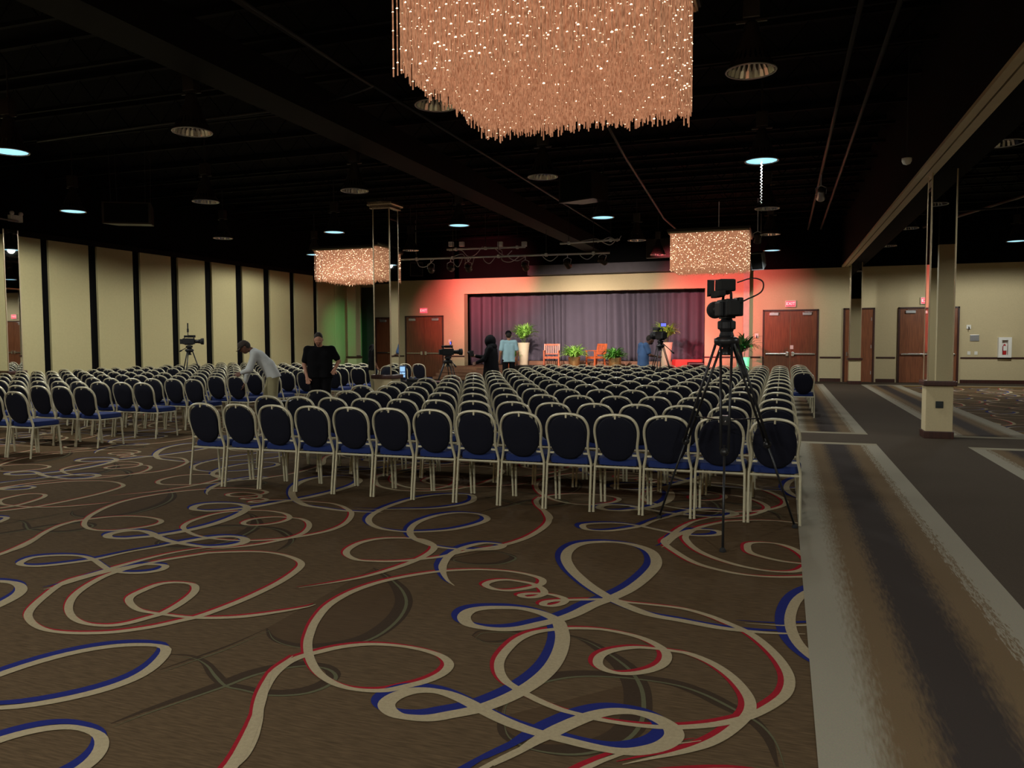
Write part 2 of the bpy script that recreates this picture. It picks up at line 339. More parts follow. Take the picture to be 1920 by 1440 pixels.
while yy < YB-.2:
    if first is None: first = o = jm.build('ceiling_joist', M_DARK, ceil, loc=(0, yy, ZC))
    else:
        o = first.copy(); COL.objects.link(o); o.location = (0, yy, ZC); o.parent = ceil
    yy += 1.52
bm_ = MB().box(-7.40, -6.78, YF, YB, 5.05, 5.5).build('beam', M_DUCT); tag(bm_, 'dark steel beam running along the ceiling above the middle pillar', 'beam', kind='structure')
bx = MB().box(2.0, 2.75, YF, YB, 4.24, ZC).build('beam', M_BLACK); tag(bx, 'deep black soffit above the right-hand pillars', 'beam', kind='structure')
M_TRACK = mat('track_beige', srgb(206, 190, 156), .5, .1, var=.06)
MB().box(2.0, 2.10, YF, YB-.2, 4.19, 4.24).build('partition_track', M_TRACK, bx); MB().box(2.125, 2.25, YF, YB-.2, 4.19, 4.24).build('partition_track', M_TRACK, bx)
# ---- chair rails and baseboards on the end wall
n_trim = 0
for x0, x1 in ((-16.9, -15.78), (-13.82, PX0), (PX0, OX0), (OX1, PX1), (-1.18, -.78), (1.32, 2.04), (3.22, 3.86), (5.94, XR)):
    yb = YB-.10 if (x1 <= OX0 and x0 >= PX0) or (x0 >= OX1 and x1 <= PX1) else YB
    n_trim += 1
    t = MB().rbox(x0, x1, yb-.025, yb, .87, .93, .008).build('trim_%d' % n_trim, M_TRIM); tag(t, 'dark wood chair rail on the end wall', 'chair rail', 'chair rails', 'structure')
    t = MB().rbox(x0, x1, yb-.02, yb, 0, .13, .006).build('baseboard_back', M_TRIM); tag(t, 'dark wood baseboard of the end wall', 'baseboard', 'baseboards', 'structure')
o = MB().box(-1.42, -1.20, YB-.22, YB, 0, ZT).build('trim_pilaster', mat('pale_pilaster', srgb(186, 182, 160), .7)); tag(o, 'pale pilaster at the right edge of the stage wall', 'pilaster', kind='structure')

# ---- doors
def door(n, x0, x1, top, leaves, label, yw=YB, face=-1, bar=True, hinge_r=False, knob=None):
    d = empty('door_%d' % n, ((x0+x1)/2, yw, 0), 0 if face < 0 else pi, label, 'door', kind='structure'); W = (x1-x0)/2
    MB().rbox(-W, -W+.06, -.06, 0, 0, top, .008).rbox(W-.06, W, -.06, 0, 0, top, .008).rbox(-W, W, -.06, 0, top-.06, top, .008).build('door_frame', M_TRIM, d)
    iw = (2*W-.12)/leaves
    for k in range(leaves):
        a = -W+.06+k*iw; b = a+iw
        lf = MB().rbox(a+.006, b-.006, -.035, -.002, .01, top-.064, .004).build('door_leaf', M_DOOR, d)
        if bar:
            q = 1 if (k == 0 and leaves == 2) or (leaves == 1) else -1
            e0, e1 = (b-.10, a+.08) if q == 1 else (a+.10, b-.08)
            pb = MB().rbox(min(e0, e1), max(e0, e1), -.11, -.065, 1.0, 1.055, .012).rbox(e0-.05, e0+.05, -.12, -.035, .95, 1.11, .01).rbox(e1-.03, e1+.03, -.10, -.035, 1.0, 1.05, .006)
            pb.build('push_bar', M_CHROME, lf)
            cm = a+iw*.5+(-.12 if q == 1 else .12)
            MB().rbox(cm-.16, cm+.16, -.10, -.035, top-.22, top-.12, .008).tube([(cm+.05, -.08, top-.12), (cm+.2, -.16, top-.1), (cm-.1, -.09, top-.085)], .008, 6).build('door_closer', M_STEEL, lf)
        else:
            hx = b-.05 if hinge_r else a+.05
            kx = (a+.08) if hinge_r else (b-.08)
            MB().rbox(kx-.03, kx+.03, -.05, -.03, .95, 1.11, .006).tube([(kx, -.045, 1.03), (kx, -.09, 1.03), (kx+.13, -.09, 1.03)], .012, 6).build('lever_handle', M_CHROME, lf)
            for hz in (.35, 1.3, 2.3): MB().box(hx-.012, hx+.012, -.05, -.03, hz-.06, hz+.06).build('hinge', M_STEEL, lf)
    return d
door(1, -15.72, -13.88, 2.66, 2, 'double wooden doors left of the stage under a red exit sign')
door(2, -.72, 1.26, 2.69, 2, 'double wooden doors right of the stage behind the chair columns')
door(3, 2.10, 3.16, 2.71, 1, 'single wooden door behind the far mirrored pillar', bar=False, hinge_r=True)
door(4, 3.92, 5.88, 2.71, 2, 'double wooden doors behind the near mirrored pillar')
door(5, -17.9, -15.9, 2.66, 2, 'double wooden doors in the near end wall', yw=YF, face=1)
door(6, 5.2, 6.3, 2.7, 1, 'single wooden door in the short near wall', yw=3.2, face=1)
# dark recess panel in the far left corner
o = MB().rbox(-17.85, -16.95, YB-.06, YB, .02, 3.95, .01).rbox(-17.2, -17.15, YB-.1, YB-.06, 1.0, 1.12, .01).build('door_7', mat('green_lit_door', (.02, .028, .02), .5)); tag(o, 'tall dark flush door in the far left corner', 'door', kind='structure')  # green of the corner light put into the dark door colour

# ---- mirrored pillars
def pillar(x, y, wd, top, label, capital=False, plate=False):
    p = empty('pillar', (x, y, 0), 0, label, 'pillar', kind='structure'); h = wd/2
    MB().rbox(-h-.015, h+.015, -h-.015, h+.015, 0, .86, .012).build('plinth', M_WALL, p)
    MB().rbox(-h-.035, h+.035, -h-.035, h+.035, 0, .12, .012).build('plinth_base', M_TRIM, p)
    MB().rbox(-h-.06, h+.06, -h-.06, h+.06, .84, .92, .016).build('plinth_cap', M_TRIM, p)
    for k in range(4):
        mm = MB().box(-h+.012, h-.012, -h, -h+.012, .92, top).build('mirror_panel', M_MIRROR, p); mm.rotation_euler = (0, 0, k*pi/2)
        t = MB().rbox(-h-.006, -h+.016, -h-.006, -h+.016, .92, top, .004).build('corner_trim', M_BRASS, p); t.rotation_euler = (0, 0, k*pi/2)
    MB().box(-h+.013, h-.013, -h+.013, h-.013, .9, top).build('core', M_DARK, p)
    if capital:
        MB().rbox(-h-.05, h+.05, -h-.05, h+.05, top, top+.05, .012).rbox(-h-.09, h+.09, -h-.09, h+.09, top+.05, top+.14, .03).build('capital', mat('bronze_chrome', (.42, .36, .28), .25, .95), p)
    if plate:
        MB().rbox(-.055, .055, -h-.03, -h-.014, .49, .60, .006).rbox(-.035, .035, -h-.035, -h-.028, .52, .57, .004).build('outlet_plate', mat('dark_bronze', (.03, .035, .035), .4, .5), p)
    return p
pillar(2.37, 14.2, .36, 4.235, 'mirrored pillar beside the right-hand aisle with a dark outlet plate', plate=True)
pillar(-7.44, 14.06, .36, 4.16, 'mirrored pillar with a bronze capital in the middle of the hall', capital=True)
pillar(-17.2, 13.75, .38, 4.2, 'mirrored pillar standing against the panelled wall')
pillar(2.4, 30.06, .36, 4.235, 'slim mirrored pillar in front of the end wall doors')
pillar(-17.38, 29.9, .40, 4.2, 'mirrored pillar in the far left corner lit green')
# ================================================================== LIGHT FITTINGS
M_SHADE = mat('black_shade', (.035, .028, .024), .35, .3, var=.15)
M_REFL = mat('fluted_reflector', (.62, .6, .56), .22, 1.0, var=.05)
M_GLOW = mat('lamp_glow', (.9, .95, 1), .5, var=0, emit=(.30, .70, .88), estr=1.35)
def lamp_meshes():
    n = 48; out = MB().lathe([(.05, .50), (.075, .47), (.085, .40), (.14, .26), (.20, .10), (.245, .02), (.252, 0), (.262, -.004), (.262, -.018)], n, cap=False)
    refl = MB(); vs, fs = [], []; prof = [(.250, -.016), (.225, .06), (.165, .19), (.095, .33), (.06, .37)]
    for r, z in prof:
        for j in range(n):
            a = 2*pi*j/n; rr = r*(1-.055*(j % 2)); vs.append((rr*cos(a), rr*sin(a), z))
    for i in range(len(prof)-1):
        for j in range(n): fs.append((i*n+j, (i+1)*n+j, (i+1)*n+(j+1) % n, i*n+(j+1) % n))
    fs.append(tuple(4*n+j for j in range(n))); refl.add(vs, fs)
    rim = MB().tube([(.258*cos(2*pi*j/n), .258*sin(2*pi*j/n), -.016) for j in range(n)], .010, 6, closed=True)
    box = MB().rbox(-.09, .09, -.07, .07, .52, .76, .012).rbox(-.16, .16, -.015, .015, .49, .52, .005).tube([(0, 0, .76), (0, 0, 1.3)], .012, 8)
    return out, refl, rim, box
def lamp_proto():
    r = empty('high_bay_lamp'); a, b, c, d = lamp_meshes()
    a.build('lamp_shade', M_SHADE, r, True); b.build('reflector', M_REFL, r); c.build('rim', M_STEEL, r, True); d.build('ballast_box', M_SHADE, r)
    return r
LP = lamp_proto(); LPL = copy_tree(LP)
MB().lathe([(.0001, .0), (.225, -.004), (.24, -.012), (.0001, -.013)], 32).build('lit_lens', M_GLOW, LPL)
LX = {-4: -14.8, -3: -11.25, -2: -7.68, -1: -4.03, 0: -.36, 1: 3.04, 2: 6.5}
LY = {-2: -4.4, -1: -.15, 0: 4.4, 1: 8.97, 2: 13.48, 3: 18.4, 4: 22.95, 5: 27.1}
LIT = {(-3, 1), (-4, 2), (-3, 3), (-2, 3), (-1, 3), (0, 2), (0, 5), (2, 5), (-4, 4), (-2, -1), (1, -1), (-4, 0), (0, -2), (-1, -1), (-3, -2), (2, 1)}  # unseen lamp, first row ahead beyond the soffit, added to light near wall
DIM = {(-2, -1): 1.35, (1, -1): 1.2, (-4, 0): .35, (0, -2): 1.3, (-1, -1): 1.2, (-3, -2): 1.2, (2, 5): 1.6, (0, 2): .8}
COLN = {-4: 'column by the panelled wall', -3: 'second column from the panels', -2: 'column over the middle pillar', -1: 'column left of the chandelier',
        0: 'column above the aisle chairs', 1: 'first column beyond the soffit', 2: 'second column beyond the soffit'}
used = set()
for (i, x) in LX.items():
    for (j, yv) in LY.items():
        if (i, j) == (-2, 2): x_ = x-.1
        elif (i, j) in ((-3, 1),): x_ = -11.05
        else: x_ = x
        if j <= 0 and (i, j) not in LIT: continue
        if i == 2 and j < 5 and j != 1: continue
        if (i, j) in ((-3, 5), (-4, 5), (-2, 5), (-2, 4), (1, 3), (1, 0)): continue
        lit = (i, j) in LIT; src = LPL if lit else LP
        if src in used: o = copy_tree(src)
        else: o = src; used.add(src)
        o.location = (x_, yv, 4.47)
        rown = ({0: 'row overhead', -1: 'first row behind', -2: 'second row behind'}[j]) if j <= 0 else '%s row ahead' % ORD[j-1]
        tag(o, '%s black high bay lamp, %s, %s' % ('lit' if lit else 'unlit', rown, COLN[i]), 'ceiling lamp', 'lit high bay lamps' if lit else 'unlit high bay lamps')
        if lit:
            ld = bpy.data.lights.new('lamp_light', 'SPOT'); ld.energy = LAMP_W*4*DIM.get((i, j), 1); ld.color = LAMP_COL
            ld.spot_size = radians(171); ld.spot_blend = .22; ld.shadow_soft_size = .10
            lo = bpy.data.objects.new('lamp_light', ld); COL.objects.link(lo); lo.parent = o; lo.location = (0, 0, -.03)

# ---- chandeliers: a square canopy with a dense curtain of glowing glass rods
def strand_material():
    mt = bpy.data.materials.new('amber_glass_rod'); mt.use_nodes = True; nt = mt.node_tree; N = nt.nodes; L = nt.links; bs = N['Principled BSDF']
    bs.inputs['Base Color'].default_value = (.30, .13, .07, 1); bs.inputs['Roughness'].default_value = .25
    tc = N.new('ShaderNodeTexCoord'); nz = N.new('ShaderNodeTexNoise'); nz.inputs['Scale'].default_value = 26; nz.inputs['Detail'].default_value = 3
    mp = N.new('ShaderNodeMapping'); mp.inputs['Scale'].default_value = (3, 3, 1); L.new(tc.outputs['Object'], mp.inputs[0]); L.new(mp.outputs[0], nz.inputs['Vector'])
    rp = N.new('ShaderNodeValToRGB'); rp.color_ramp.elements[0].position = .3; rp.color_ramp.elements[0].color = (.22, .092, .046, 1)
    rp.color_ramp.elements[1].position = .72; rp.color_ramp.elements[1].color = (.92, .45, .24, 1)
    L.new(nz.outputs['Fac'], rp.inputs[0]); L.new(rp.outputs[0], bs.inputs['Emission Color']); bs.inputs['Emission Strength'].default_value = .52
    return mt
M_ROD = strand_material()
M_BEAD = mat('bright_crystal', (.9, .7, .5), .2, var=0, emit=(1.0, .72, .46), estr=3.2)
M_ROD.cycles.emission_sampling = 'NONE'; M_BEAD.cycles.emission_sampling = 'NONE'
def chandelier(x0, x1, y0, y1, zb, zt, n, label, seed, bead_r, extra=()):
    rs = random.Random(seed); c = empty('chandelier', ((x0+x1)/2, (y0+y1)/2, 0), 0, label, 'chandelier', 'rod chandeliers'); wx, wy = (x1-x0)/2, (y1-y0)/2
    MB().rbox(-wx-.05, wx+.05, -wy-.05, wy+.05, zt, zt+.07, .01).build('canopy', M_SHADE, c)
    MB().box(-wx-.03, wx+.03, -wy-.03, -wy-.01, zt-.04, zt).box(-wx-.03, wx+.03, wy+.01, wy+.03, zt-.04, zt).box(-wx-.03, -wx-.01, -wy-.03, wy+.03, zt-.04, zt).box(wx+.01, wx+.03, -wy-.03, wy+.03, zt-.04, zt).build('canopy_rail', M_BRASS, c)
    for sx in (-.6, .6):
        for sy in (-.6, .6): MB().tube([(sx*wx, sy*wy, zt+.06), (sx*wx, sy*wy, ZC)], .008, 6).build('suspension_rod', M_DARK, c)
    st, bd = MB(), MB()
    for i in range(n):
        for j in range(n):
            x = -wx+2*wx*(i+.5)/n+rs.uniform(-.012, .012); y = -wy+2*wy*(j+.5)/n+rs.uniform(-.012, .012)
            e = rs.random(); ln = (zt-zb)*(1.0+(.035 if e > .9 else 0)-rs.random()*.11)
            r = .0055; z0 = zt-ln
            st.add([(x-r, y, z0), (x, y-r, z0), (x+r, y, z0), (x, y+r, z0), (x-r, y, zt), (x, y-r, zt), (x+r, y, zt), (x, y+r, zt)],
                   [(0, 1, 5, 4), (1, 2, 6, 5), (2, 3, 7, 6), (3, 0, 4, 7), (3, 2, 1, 0)])
            edge = min(i, j, n-1-i, n-1-j) < 3
            z = z0+rs.uniform(.02, .16)
            while z < zt-.03:
                if rs.random() < (.5 if edge else .22):
                    b = bead_r*rs.uniform(.6, 1.15)
                    bd.add([(x, y, z+b*1.2), (x-b, y, z), (x, y-b, z), (x+b, y, z), (x, y+b, z), (x, y, z-b)],
                           [(0, 1, 2), (0, 2, 3), (0, 3, 4), (0, 4, 1), (5, 2, 1), (5, 3, 2), (5, 4, 3), (5, 1, 4)])
                z += rs.uniform(.12, .2)
    for ex, ey, l_ in extra:
        r = .006; z0 = zt-l_; st.add([(ex-r, ey, z0), (ex, ey-r, z0), (ex+r, ey, z0), (ex, ey+r, z0), (ex-r, ey, zt), (ex, ey-r, zt), (ex+r, ey, zt), (ex, ey+r, zt)], [(0, 1, 5, 4), (1, 2, 6, 5), (2, 3, 7, 6), (3, 0, 4, 7), (3, 2, 1, 0)])
        for q in range(6):
            z = z0+.06+.13*q; b = bead_r*.9; bd.add([(ex, ey, z+b*1.2), (ex-b, ey, z), (ex, ey-b, z), (ex+b, ey, z), (ex, ey+b, z), (ex, ey, z-b)], [(0, 1, 2), (0, 2, 3), (0, 3, 4), (0, 4, 1), (5, 2, 1), (5, 3, 2), (5, 4, 3), (5, 1, 4)])
    tag(st.build('glass_strands', M_ROD, c), kind='stuff'); tag(bd.build('crystal_beads', M_BEAD, c), kind='stuff')
    return c
chandelier(-2.58, -.74, 5.05, 6.95, 3.42, 4.40, 60, 'large amber rod chandelier hanging closest overhead', 1, .0095, ((-.985, -.85, .93), (-.955, -.6, .95), (-.96, -.3, .96), (.965, .2, .95)))
chandelier(-2.77, -.84, 20.5, 22.4, 3.34, 4.32, 46, 'amber rod chandelier in front of the right side of the stage', 2, .013)
chandelier(-13.25, -11.3, 20.5, 22.4, 3.34, 4.30, 46, 'amber rod chandelier partly behind the middle pillar', 3, .013)

chandelier(-13.25, -11.3, 5.05, 6.95, 3.42, 4.40, 30, 'amber rod chandelier over the near left of the hall', 4, .011)

# ================================================================== BANQUET CHAIRS
M_FRAME = mat('champagne_frame', srgb(186, 178, 150), .38, .15, var=.05)
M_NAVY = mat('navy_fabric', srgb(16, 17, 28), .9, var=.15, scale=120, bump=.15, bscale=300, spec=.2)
M_SEATF = mat('lit_blue_fabric', srgb(26, 40, 88), .85, var=.15, scale=120, bump=.15, bscale=300, spec=.2)  # blue lightened for the light falling on the seat tops
def chair_meshes():
    # local frame: x across, +y forward (towards the stage), origin on the floor under the rear rail
    half = [(.2125, -.060, 0), (.2125, -.045, .12), (.212, -.02, .28), (.2115, .0, .425)]
    hoop_r = [(.2115, .0, .425), (.207, .0, .46), (.193, -.012, .53), (.186, -.03, .60), (.192, -.045, .66), (.2, -.058, .72), (.2, -.068, .77), (.188, -.08, .82), (.16, -.092, .865), (.115, -.099, .893), (.06, -.103, .907), (0, -.104, .911)]
    hr = spline(hoop_r, 3); hl = [Vector((-p.x, p.y, p.z)) for p in reversed(hr)]
    P = hr+hl[1:]
    hoop = MB().tube(P, .0142, 8, flat=(1.1, .9))
    # backrest pad: oval, slightly dished, follows the lean of the hoop
    pad = MB(); nA = 28; rings = []
    def lean(z): return -.005-.104*max(0, (z-.45)/.46)
    def outline(s, dy, a):
        ca, sa = cos(a), sin(a); ex = .82
        x = .181*math.copysign(abs(ca)**ex, ca)*s; z = .684+.207*math.copysign(abs(sa)**ex, sa)*s
        if sin(a) < 0: x *= 1-.10*abs(sin(a))
        return (x, lean(z)+dy, z)
    vs, fs = [], []
    for s, dy in ((.55, -.026), (.9, -.022), (.985, -.012), (1.0, .0), (.985, .016), (.9, .03), (.55, .036)):
        for j in range(nA): vs.append(outline(s, dy, 2*pi*j/nA))
    for i in range(6):
        for j in range(nA): fs.append((i*nA+j, i*nA+(j+1) % nA, (i+1)*nA+(j+1) % nA, (i+1)*nA+j))
    fs.append(tuple(range(nA-1, -1, -1))); fs.append(tuple(6*nA+j for j in range(nA)))
    pad.add(vs, fs)
    brk = [MB().box(-.008, .008, -.126, -.094, .872, .905)]                                        # grip tab at the top
    for s in (-1, 1): brk.append(MB().box(min(s*.14, s*.192), max(s*.14, s*.192), -.02, -.008, .525, .542))   # side brackets to the hoop
    # seat cushion: rounded, tapering to the back
    seat = MB(); out = [(-.17, .015), (-.205, .12), (-.222, .26), (-.215, .38), (-.17, .435), (0, .45), (.17, .435), (.215, .38), (.222, .26), (.205, .12), (.17, .015), (0, .0)]
    so = spline([(x, y, 0) for x, y in out], 2, True); k = len(so); c0 = Vector((0, .22, 0)); vs, fs = [], []
    for s, z in ((.9, .425), (1, .433), (1.0, .47), (.96, .492), (.8, .502), (.4, .506)):
        for p in so: q = c0+(p-c0)*s; vs.append((q.x, q.y, z))
    for i in range(5):
        for j in range(k): fs.append((i*k+j, i*k+(j+1) % k, (i+1)*k+(j+1) % k, (i+1)*k+j))
    fs.append(tuple(range(k-1, -1, -1))); fs.append(tuple(5*k+j for j in range(k))); seat.add(vs, fs)
    rail = MB().tube([(-.2115, 0, .415), (.2115, 0, .415)], .011, 6).tube([(-.2115, .0, .415), (-.207, .40, .415)], .010, 6).tube([(.2115, .0, .415), (.207, .40, .415)], .010, 6).tube([(-.207, .40, .415), (.207, .40, .415)], .010, 6)
    def leg(P, r=.0128):
        return MB().tube(P, [r, r, r, r][:len(P)], 8, flat=(1.1, .9)).tube([P[0], (P[0][0], P[0][1], .012)], .013, 8)
    legs = []
    for s in (1, -1):
        legs.append(leg([(s*x, y, z) for x, y, z in half]))
        legs.append(leg([(s*.2125, .43, 0), (s*.210, .415, .2), (s*.207, .40, .415)]))
    return hoop, pad, brk, seat, rail, legs
hoop, pad, brk, seat, rail, legs = chair_meshes()
CH = empty('banquet_chair'); CHPARTS = {}
for mb, nm, m_ in ((hoop, 'back_frame', M_FRAME), (pad, 'backrest', M_NAVY), (brk[0], 'grip_tab', M_FRAME), (brk[1], 'back_bracket', M_FRAME), (brk[2], 'back_bracket', M_FRAME), (seat, 'seat', M_SEATF), (rail, 'seat_frame', M_FRAME)): CHP = shade_auto(mb.build(nm, m_, CH)); CHPARTS[nm] = CHP
for mb in legs: shade_auto(mb.build('leg', M_FRAME, CH))
# the same chair with its frame in one piece, for the far rows
CF = empty('banquet_chair')
allf = MB()
for mb in [hoop, rail]+brk+legs: allf.add(mb.v, mb.f)
shade_auto(allf.build('chair_frame', M_FRAME, CF)); copy_tree(CHPARTS['backrest'], CF); copy_tree(CHPARTS['seat'], CF)
spots = []
for k in range(13):                                   # centre block: 13 rows of 14
    for i in range(14):
        spots.append((-.05-.458*i, 7.15+1.15*k, 'C', k, i))
for k in range(5): spots.append((.415, 16.98+1.15*k, 'E', k, 0))   # short extra file at the aisle
for k in range(12):                                   # left block
    for i in range(16):
        spots.append((-9.88-.458*i, 8.03+1.15*k, 'L', k, i))
def in_frame(x, y):
    for z in (.05, .5, .9):
        v = Vector((x, y, z))-Vector((0, 0, EYE)); dz = v.dot(F_AX)
        if dz > 1 and -30 < 960+F_PX*v.dot(R_AX)/dz < 1950: return dz
    return None
KEEP_CLEAR = [(-2.77, 19.30), (-13.45, 15.55)]        # camera tripods stand here
spots = [s for s in spots if min(math.hypot(s[0]-q[0], s[1]+.2-q[1]) for q in KEEP_CLEAR) > .5]
vis = sorted([(in_frame(s[0], s[1]), s) for s in spots if in_frame(s[0], s[1])], key=lambda t: t[0])
rc = random.Random(3); seen_proto = set(); rest = []
for idx, (dz, (x, yv, blk, k, i)) in enumerate(vis):
    rz = rc.uniform(-.006, .006); jx, jy = 0, rc.uniform(-.02, .02)*(1 if k else .4)
    if blk == "L": jy *= 1.4
    if idx >= 300: rest.append((x+jx, yv+jy, rz)); continue
    src = CH if dz < 15.5 else CF
    if src in seen_proto: o = copy_tree(src)
    else: o = src; seen_proto.add(src)
    o.location = (x+jx, yv+jy, .006 if x > .15 else .0045); o.rotation_euler = (0, 0, rz)
    if blk == 'C': lb = 'blue banquet chair, %s from the aisle end, %s row of the centre block' % (ORD[i], ORD[k]); g = 'chairs of the centre block'
    elif blk == 'E': lb = 'blue banquet chair beyond the block edge on the carpet border, %s of its file' % ORD[k]; g = 'chairs on the carpet border'
    else: lb = 'blue banquet chair, %s from the gangway, %s row of the block by the panelled wall' % (ORD[i], ORD[k]); g = 'chairs of the left block'
    tag(o, lb, 'chair', g)
if rest:
    mb = MB(); parts = ((allf, 0), (pad, 1), (seat, 2))
    for x, yv, rz in rest:
        Mx = Matrix.Translation((x, yv, .0045)) @ Matrix.Rotation(rz, 4, 'Z')
        for pm, mi in parts: mb.add([Mx @ Vector(v) for v in pm.v], pm.f, mi)
    tag(mb.build('far_banquet_chairs', [M_FRAME, M_NAVY, M_SEATF]), 'farthest blue banquet chairs at the back of both blocks', 'chairs', kind='stuff')
# ================================================================== STAGE
M_STAGE = wood('stage_boards', srgb(120, 84, 58), srgb(150, 108, 76), .6)
M_RISER = mat('stage_riser_paint', srgb(132, 92, 70), .7, var=.12)
SZ = .5
stg = empty('stage', ((OX0+OX1)/2, 30.5, 0), 0, 'low wooden stage platform running into the curtained opening', 'stage', kind='structure'); cxs = (OX0+OX1)/2
nb = 0
x = -11.55
while x < -1.75:
    x2 = min(x+.62, -1.72); MB().rbox(x-cxs, x2-.006-cxs, 29.30-30.5, 31.34-30.5, SZ-.05, SZ, .004).build('stage_board', M_STAGE, stg); x = x2
MB().box(-11.55-cxs, -1.72-cxs, 29.34-30.5, 31.3-30.5, .01, SZ-.05).build('stage_front', M_RISER, stg)
MB().box(OX0+.0-cxs, OX1-cxs, 31.35-30.5, 34.6-30.5, 0, SZ).build('stage_floor', M_STAGE, stg)
MB().box(-13.4-cxs, -11.555-cxs, 30.2-30.5, 31.34-30.5, .01, SZ).build('stage_landing', M_STAGE, stg)
st = empty('stage_steps', (-12.48, 29.7, .0), 0, 'three wide wooden steps at the left end of the stage', 'steps', kind='structure')
for k in range(3):
    MB().rbox(-.92, .90, -.5+.32*k, .495, .01+.125*k if k else .011, .125*(k+1), .008).build('step', M_STAGE, st)
MB().rbox(-4.0, 3.4, 0, .85, 0, .2, .01).build('stage_riser', M_RISER, None, loc=(-6.6, 31.75, SZ))
tag(bpy.data.objects['stage_riser'], 'low reddish platform step along the foot of the curtain', 'platform', kind='structure')
# curtain
M_CURT = mat('plum_grey_curtain', srgb(86, 78, 90), .9, var=.06, scale=3)
cur = empty('stage_curtain', (cxs, 32.75, 0), 0, 'plum grey pleated curtain hanging across the stage opening', 'curtain')
rs = random.Random(11)
px = OX0-.35; k = 0
while px < OX1+.3:
    wd = [1.9, 1.55, 1.2, 1.75, 1.3, 1.5, 1.45, 1.6][k % 8]; x1 = min(px+wd, OX1+.45)
    nx, nz = 90, 14; vs, fs = [], []; ph = [rs.uniform(0, 6.28) for _ in range(4)]; fr = rs.uniform(13, 24); amp = rs.choice([.07, .10, .14]); sw = rs.choice([0, 0, .35, -.35, .2])
    zb = SZ+.02 if (px < -10.7 or px > -3.3) else SZ+.205
    for i in range(nx+1):
        u = i/nx
        for j in range(nz+1):
            t = j/nz; z = zb+(3.95-zb)*t
            pull = sw*(1-t)*sin(pi*u)*.35
            xx = px+(x1-px)*u+pull
            a = amp*(1.1-.45*t)
            yy = a*sin(fr*u*wd/1.5+ph[0]+.9*sin(3*u+ph[1]))+.04*sin(fr*.37*u+ph[2])*(1-t*.6)+.03*(1-t)*sin(5*u+ph[3])
            vs.append((xx-cxs, yy, z))
    for i in range(nx):
        for j in range(nz): a = i*(nz+1)+j; fs.append((a, a+nz+1, a+nz+2, a+1))
    o = MB().add(vs, fs).build('curtain_panel', M_CURT, cur, True); sm = o.modifiers.new('thick', 'SOLIDIFY'); sm.thickness = .006
    px = x1-.06; k += 1
MB().tube([(OX0-cxs-.3, 0, 3.97), (OX1-cxs+.3, 0, 3.97)], .025, 8).build('curtain_rail', M_DARK, cur)
wall('wall_stage', 'dark walls behind and beside the stage opening', [(OX0-.6, OX1+.6, 34.6, 34.8, 0, ZC), (OX0-.6, OX0-.4, YB+.3, 34.6, 0, ZC), (OX1+.4, OX1+.6, YB+.3, 34.6, 0, ZC)], M_BLACK)
# grey bulkhead boxes above the opening
o = MB().rbox(-9.9, -3.9, 30.9, 31.3, 4.22, 4.62, .02).build('bulkhead_duct', mat('grey_bulkhead', srgb(70, 66, 70), .7)); tag(o, 'long grey duct box lying above the stage header', 'duct')

# ---- stage armchairs
M_TEAK = wood('orange_teak', srgb(150, 66, 34), srgb(196, 98, 54), .45)
def armchair(loc, rz, label):
    c = empty('slatted_armchair', loc, rz, label, 'armchair', 'wooden armchairs on the stage')
    for s in (-1, 1):
        MB().rbox(s*.29-.025, s*.29+.025, -.27, -.22, 0, .64, .006).build('front_leg', M_TEAK, c)
        MB().add([(s*.29-.025, .20, 0), (s*.29+.025, .20, 0), (s*.29+.025, .25, 0), (s*.29-.025, .25, 0), (s*.29-.025, .20, .42), (s*.29+.025, .20, .42), (s*.29+.025, .25, .42), (s*.29-.025, .25, .42), (s*.29-.025, .30, .93), (s*.29+.025, .30, .93), (s*.29+.025, .34, .93), (s*.29-.025, .34, .93)],
                 [(3, 2, 1, 0), (0, 1, 5, 4), (1, 2, 6, 5), (2, 3, 7, 6), (3, 0, 4, 7), (4, 5, 9, 8), (5, 6, 10, 9), (6, 7, 11, 10), (7, 4, 8, 11), (8, 9, 10, 11)]).build('rear_leg', M_TEAK, c)
        MB().rbox(s*.29-.035, s*.29+.035, -.30, .27, .64, .67, .01).build('arm_rest', M_TEAK, c)
        MB().rbox(s*.29-.012, s*.29+.012, -.24, .22, .35, .41, .004).build('side_rail', M_TEAK, c)
    for k in range(6): MB().rbox(-.27, .27, -.27+.082*k, -.27+.082*k+.07, .41, .43, .005).build('seat_slat', M_TEAK, c)
    MB().rbox(-.27, .27, .285, .32, .86, .93, .006).build('top_rail', M_TEAK, c); MB().rbox(-.27, .27, .225, .255, .50, .55, .005).build('lower_rail', M_TEAK, c)
    MB().rbox(-.27, .27, -.255, -.23, .34, .41, .005).build('front_rail', M_TEAK, c)
    for k in range(7):
        xx = -.22+.0733*k
        MB().add([(xx-.018, .232, .54), (xx+.018, .232, .54), (xx+.018, .248, .54), (xx-.018, .248, .54), (xx-.018, .292, .87), (xx+.018, .292, .87), (xx+.018, .308, .87), (xx-.018, .308, .87)],
                 [(0, 1, 5, 4), (1, 2, 6, 5), (2, 3, 7, 6), (3, 0, 4, 7), (4, 5, 6, 7), (3, 2, 1, 0)]).build('back_slat', M_TEAK, c)
    return c
# +y of the chair is its back
armchair((-8.72, 30.35, SZ), .22, 'orange wooden slatted armchair facing the hall left of the middle fern')
armchair((-6.95, 30.5, SZ), -.75, 'orange wooden slatted armchair turned sideways right of the middle fern')

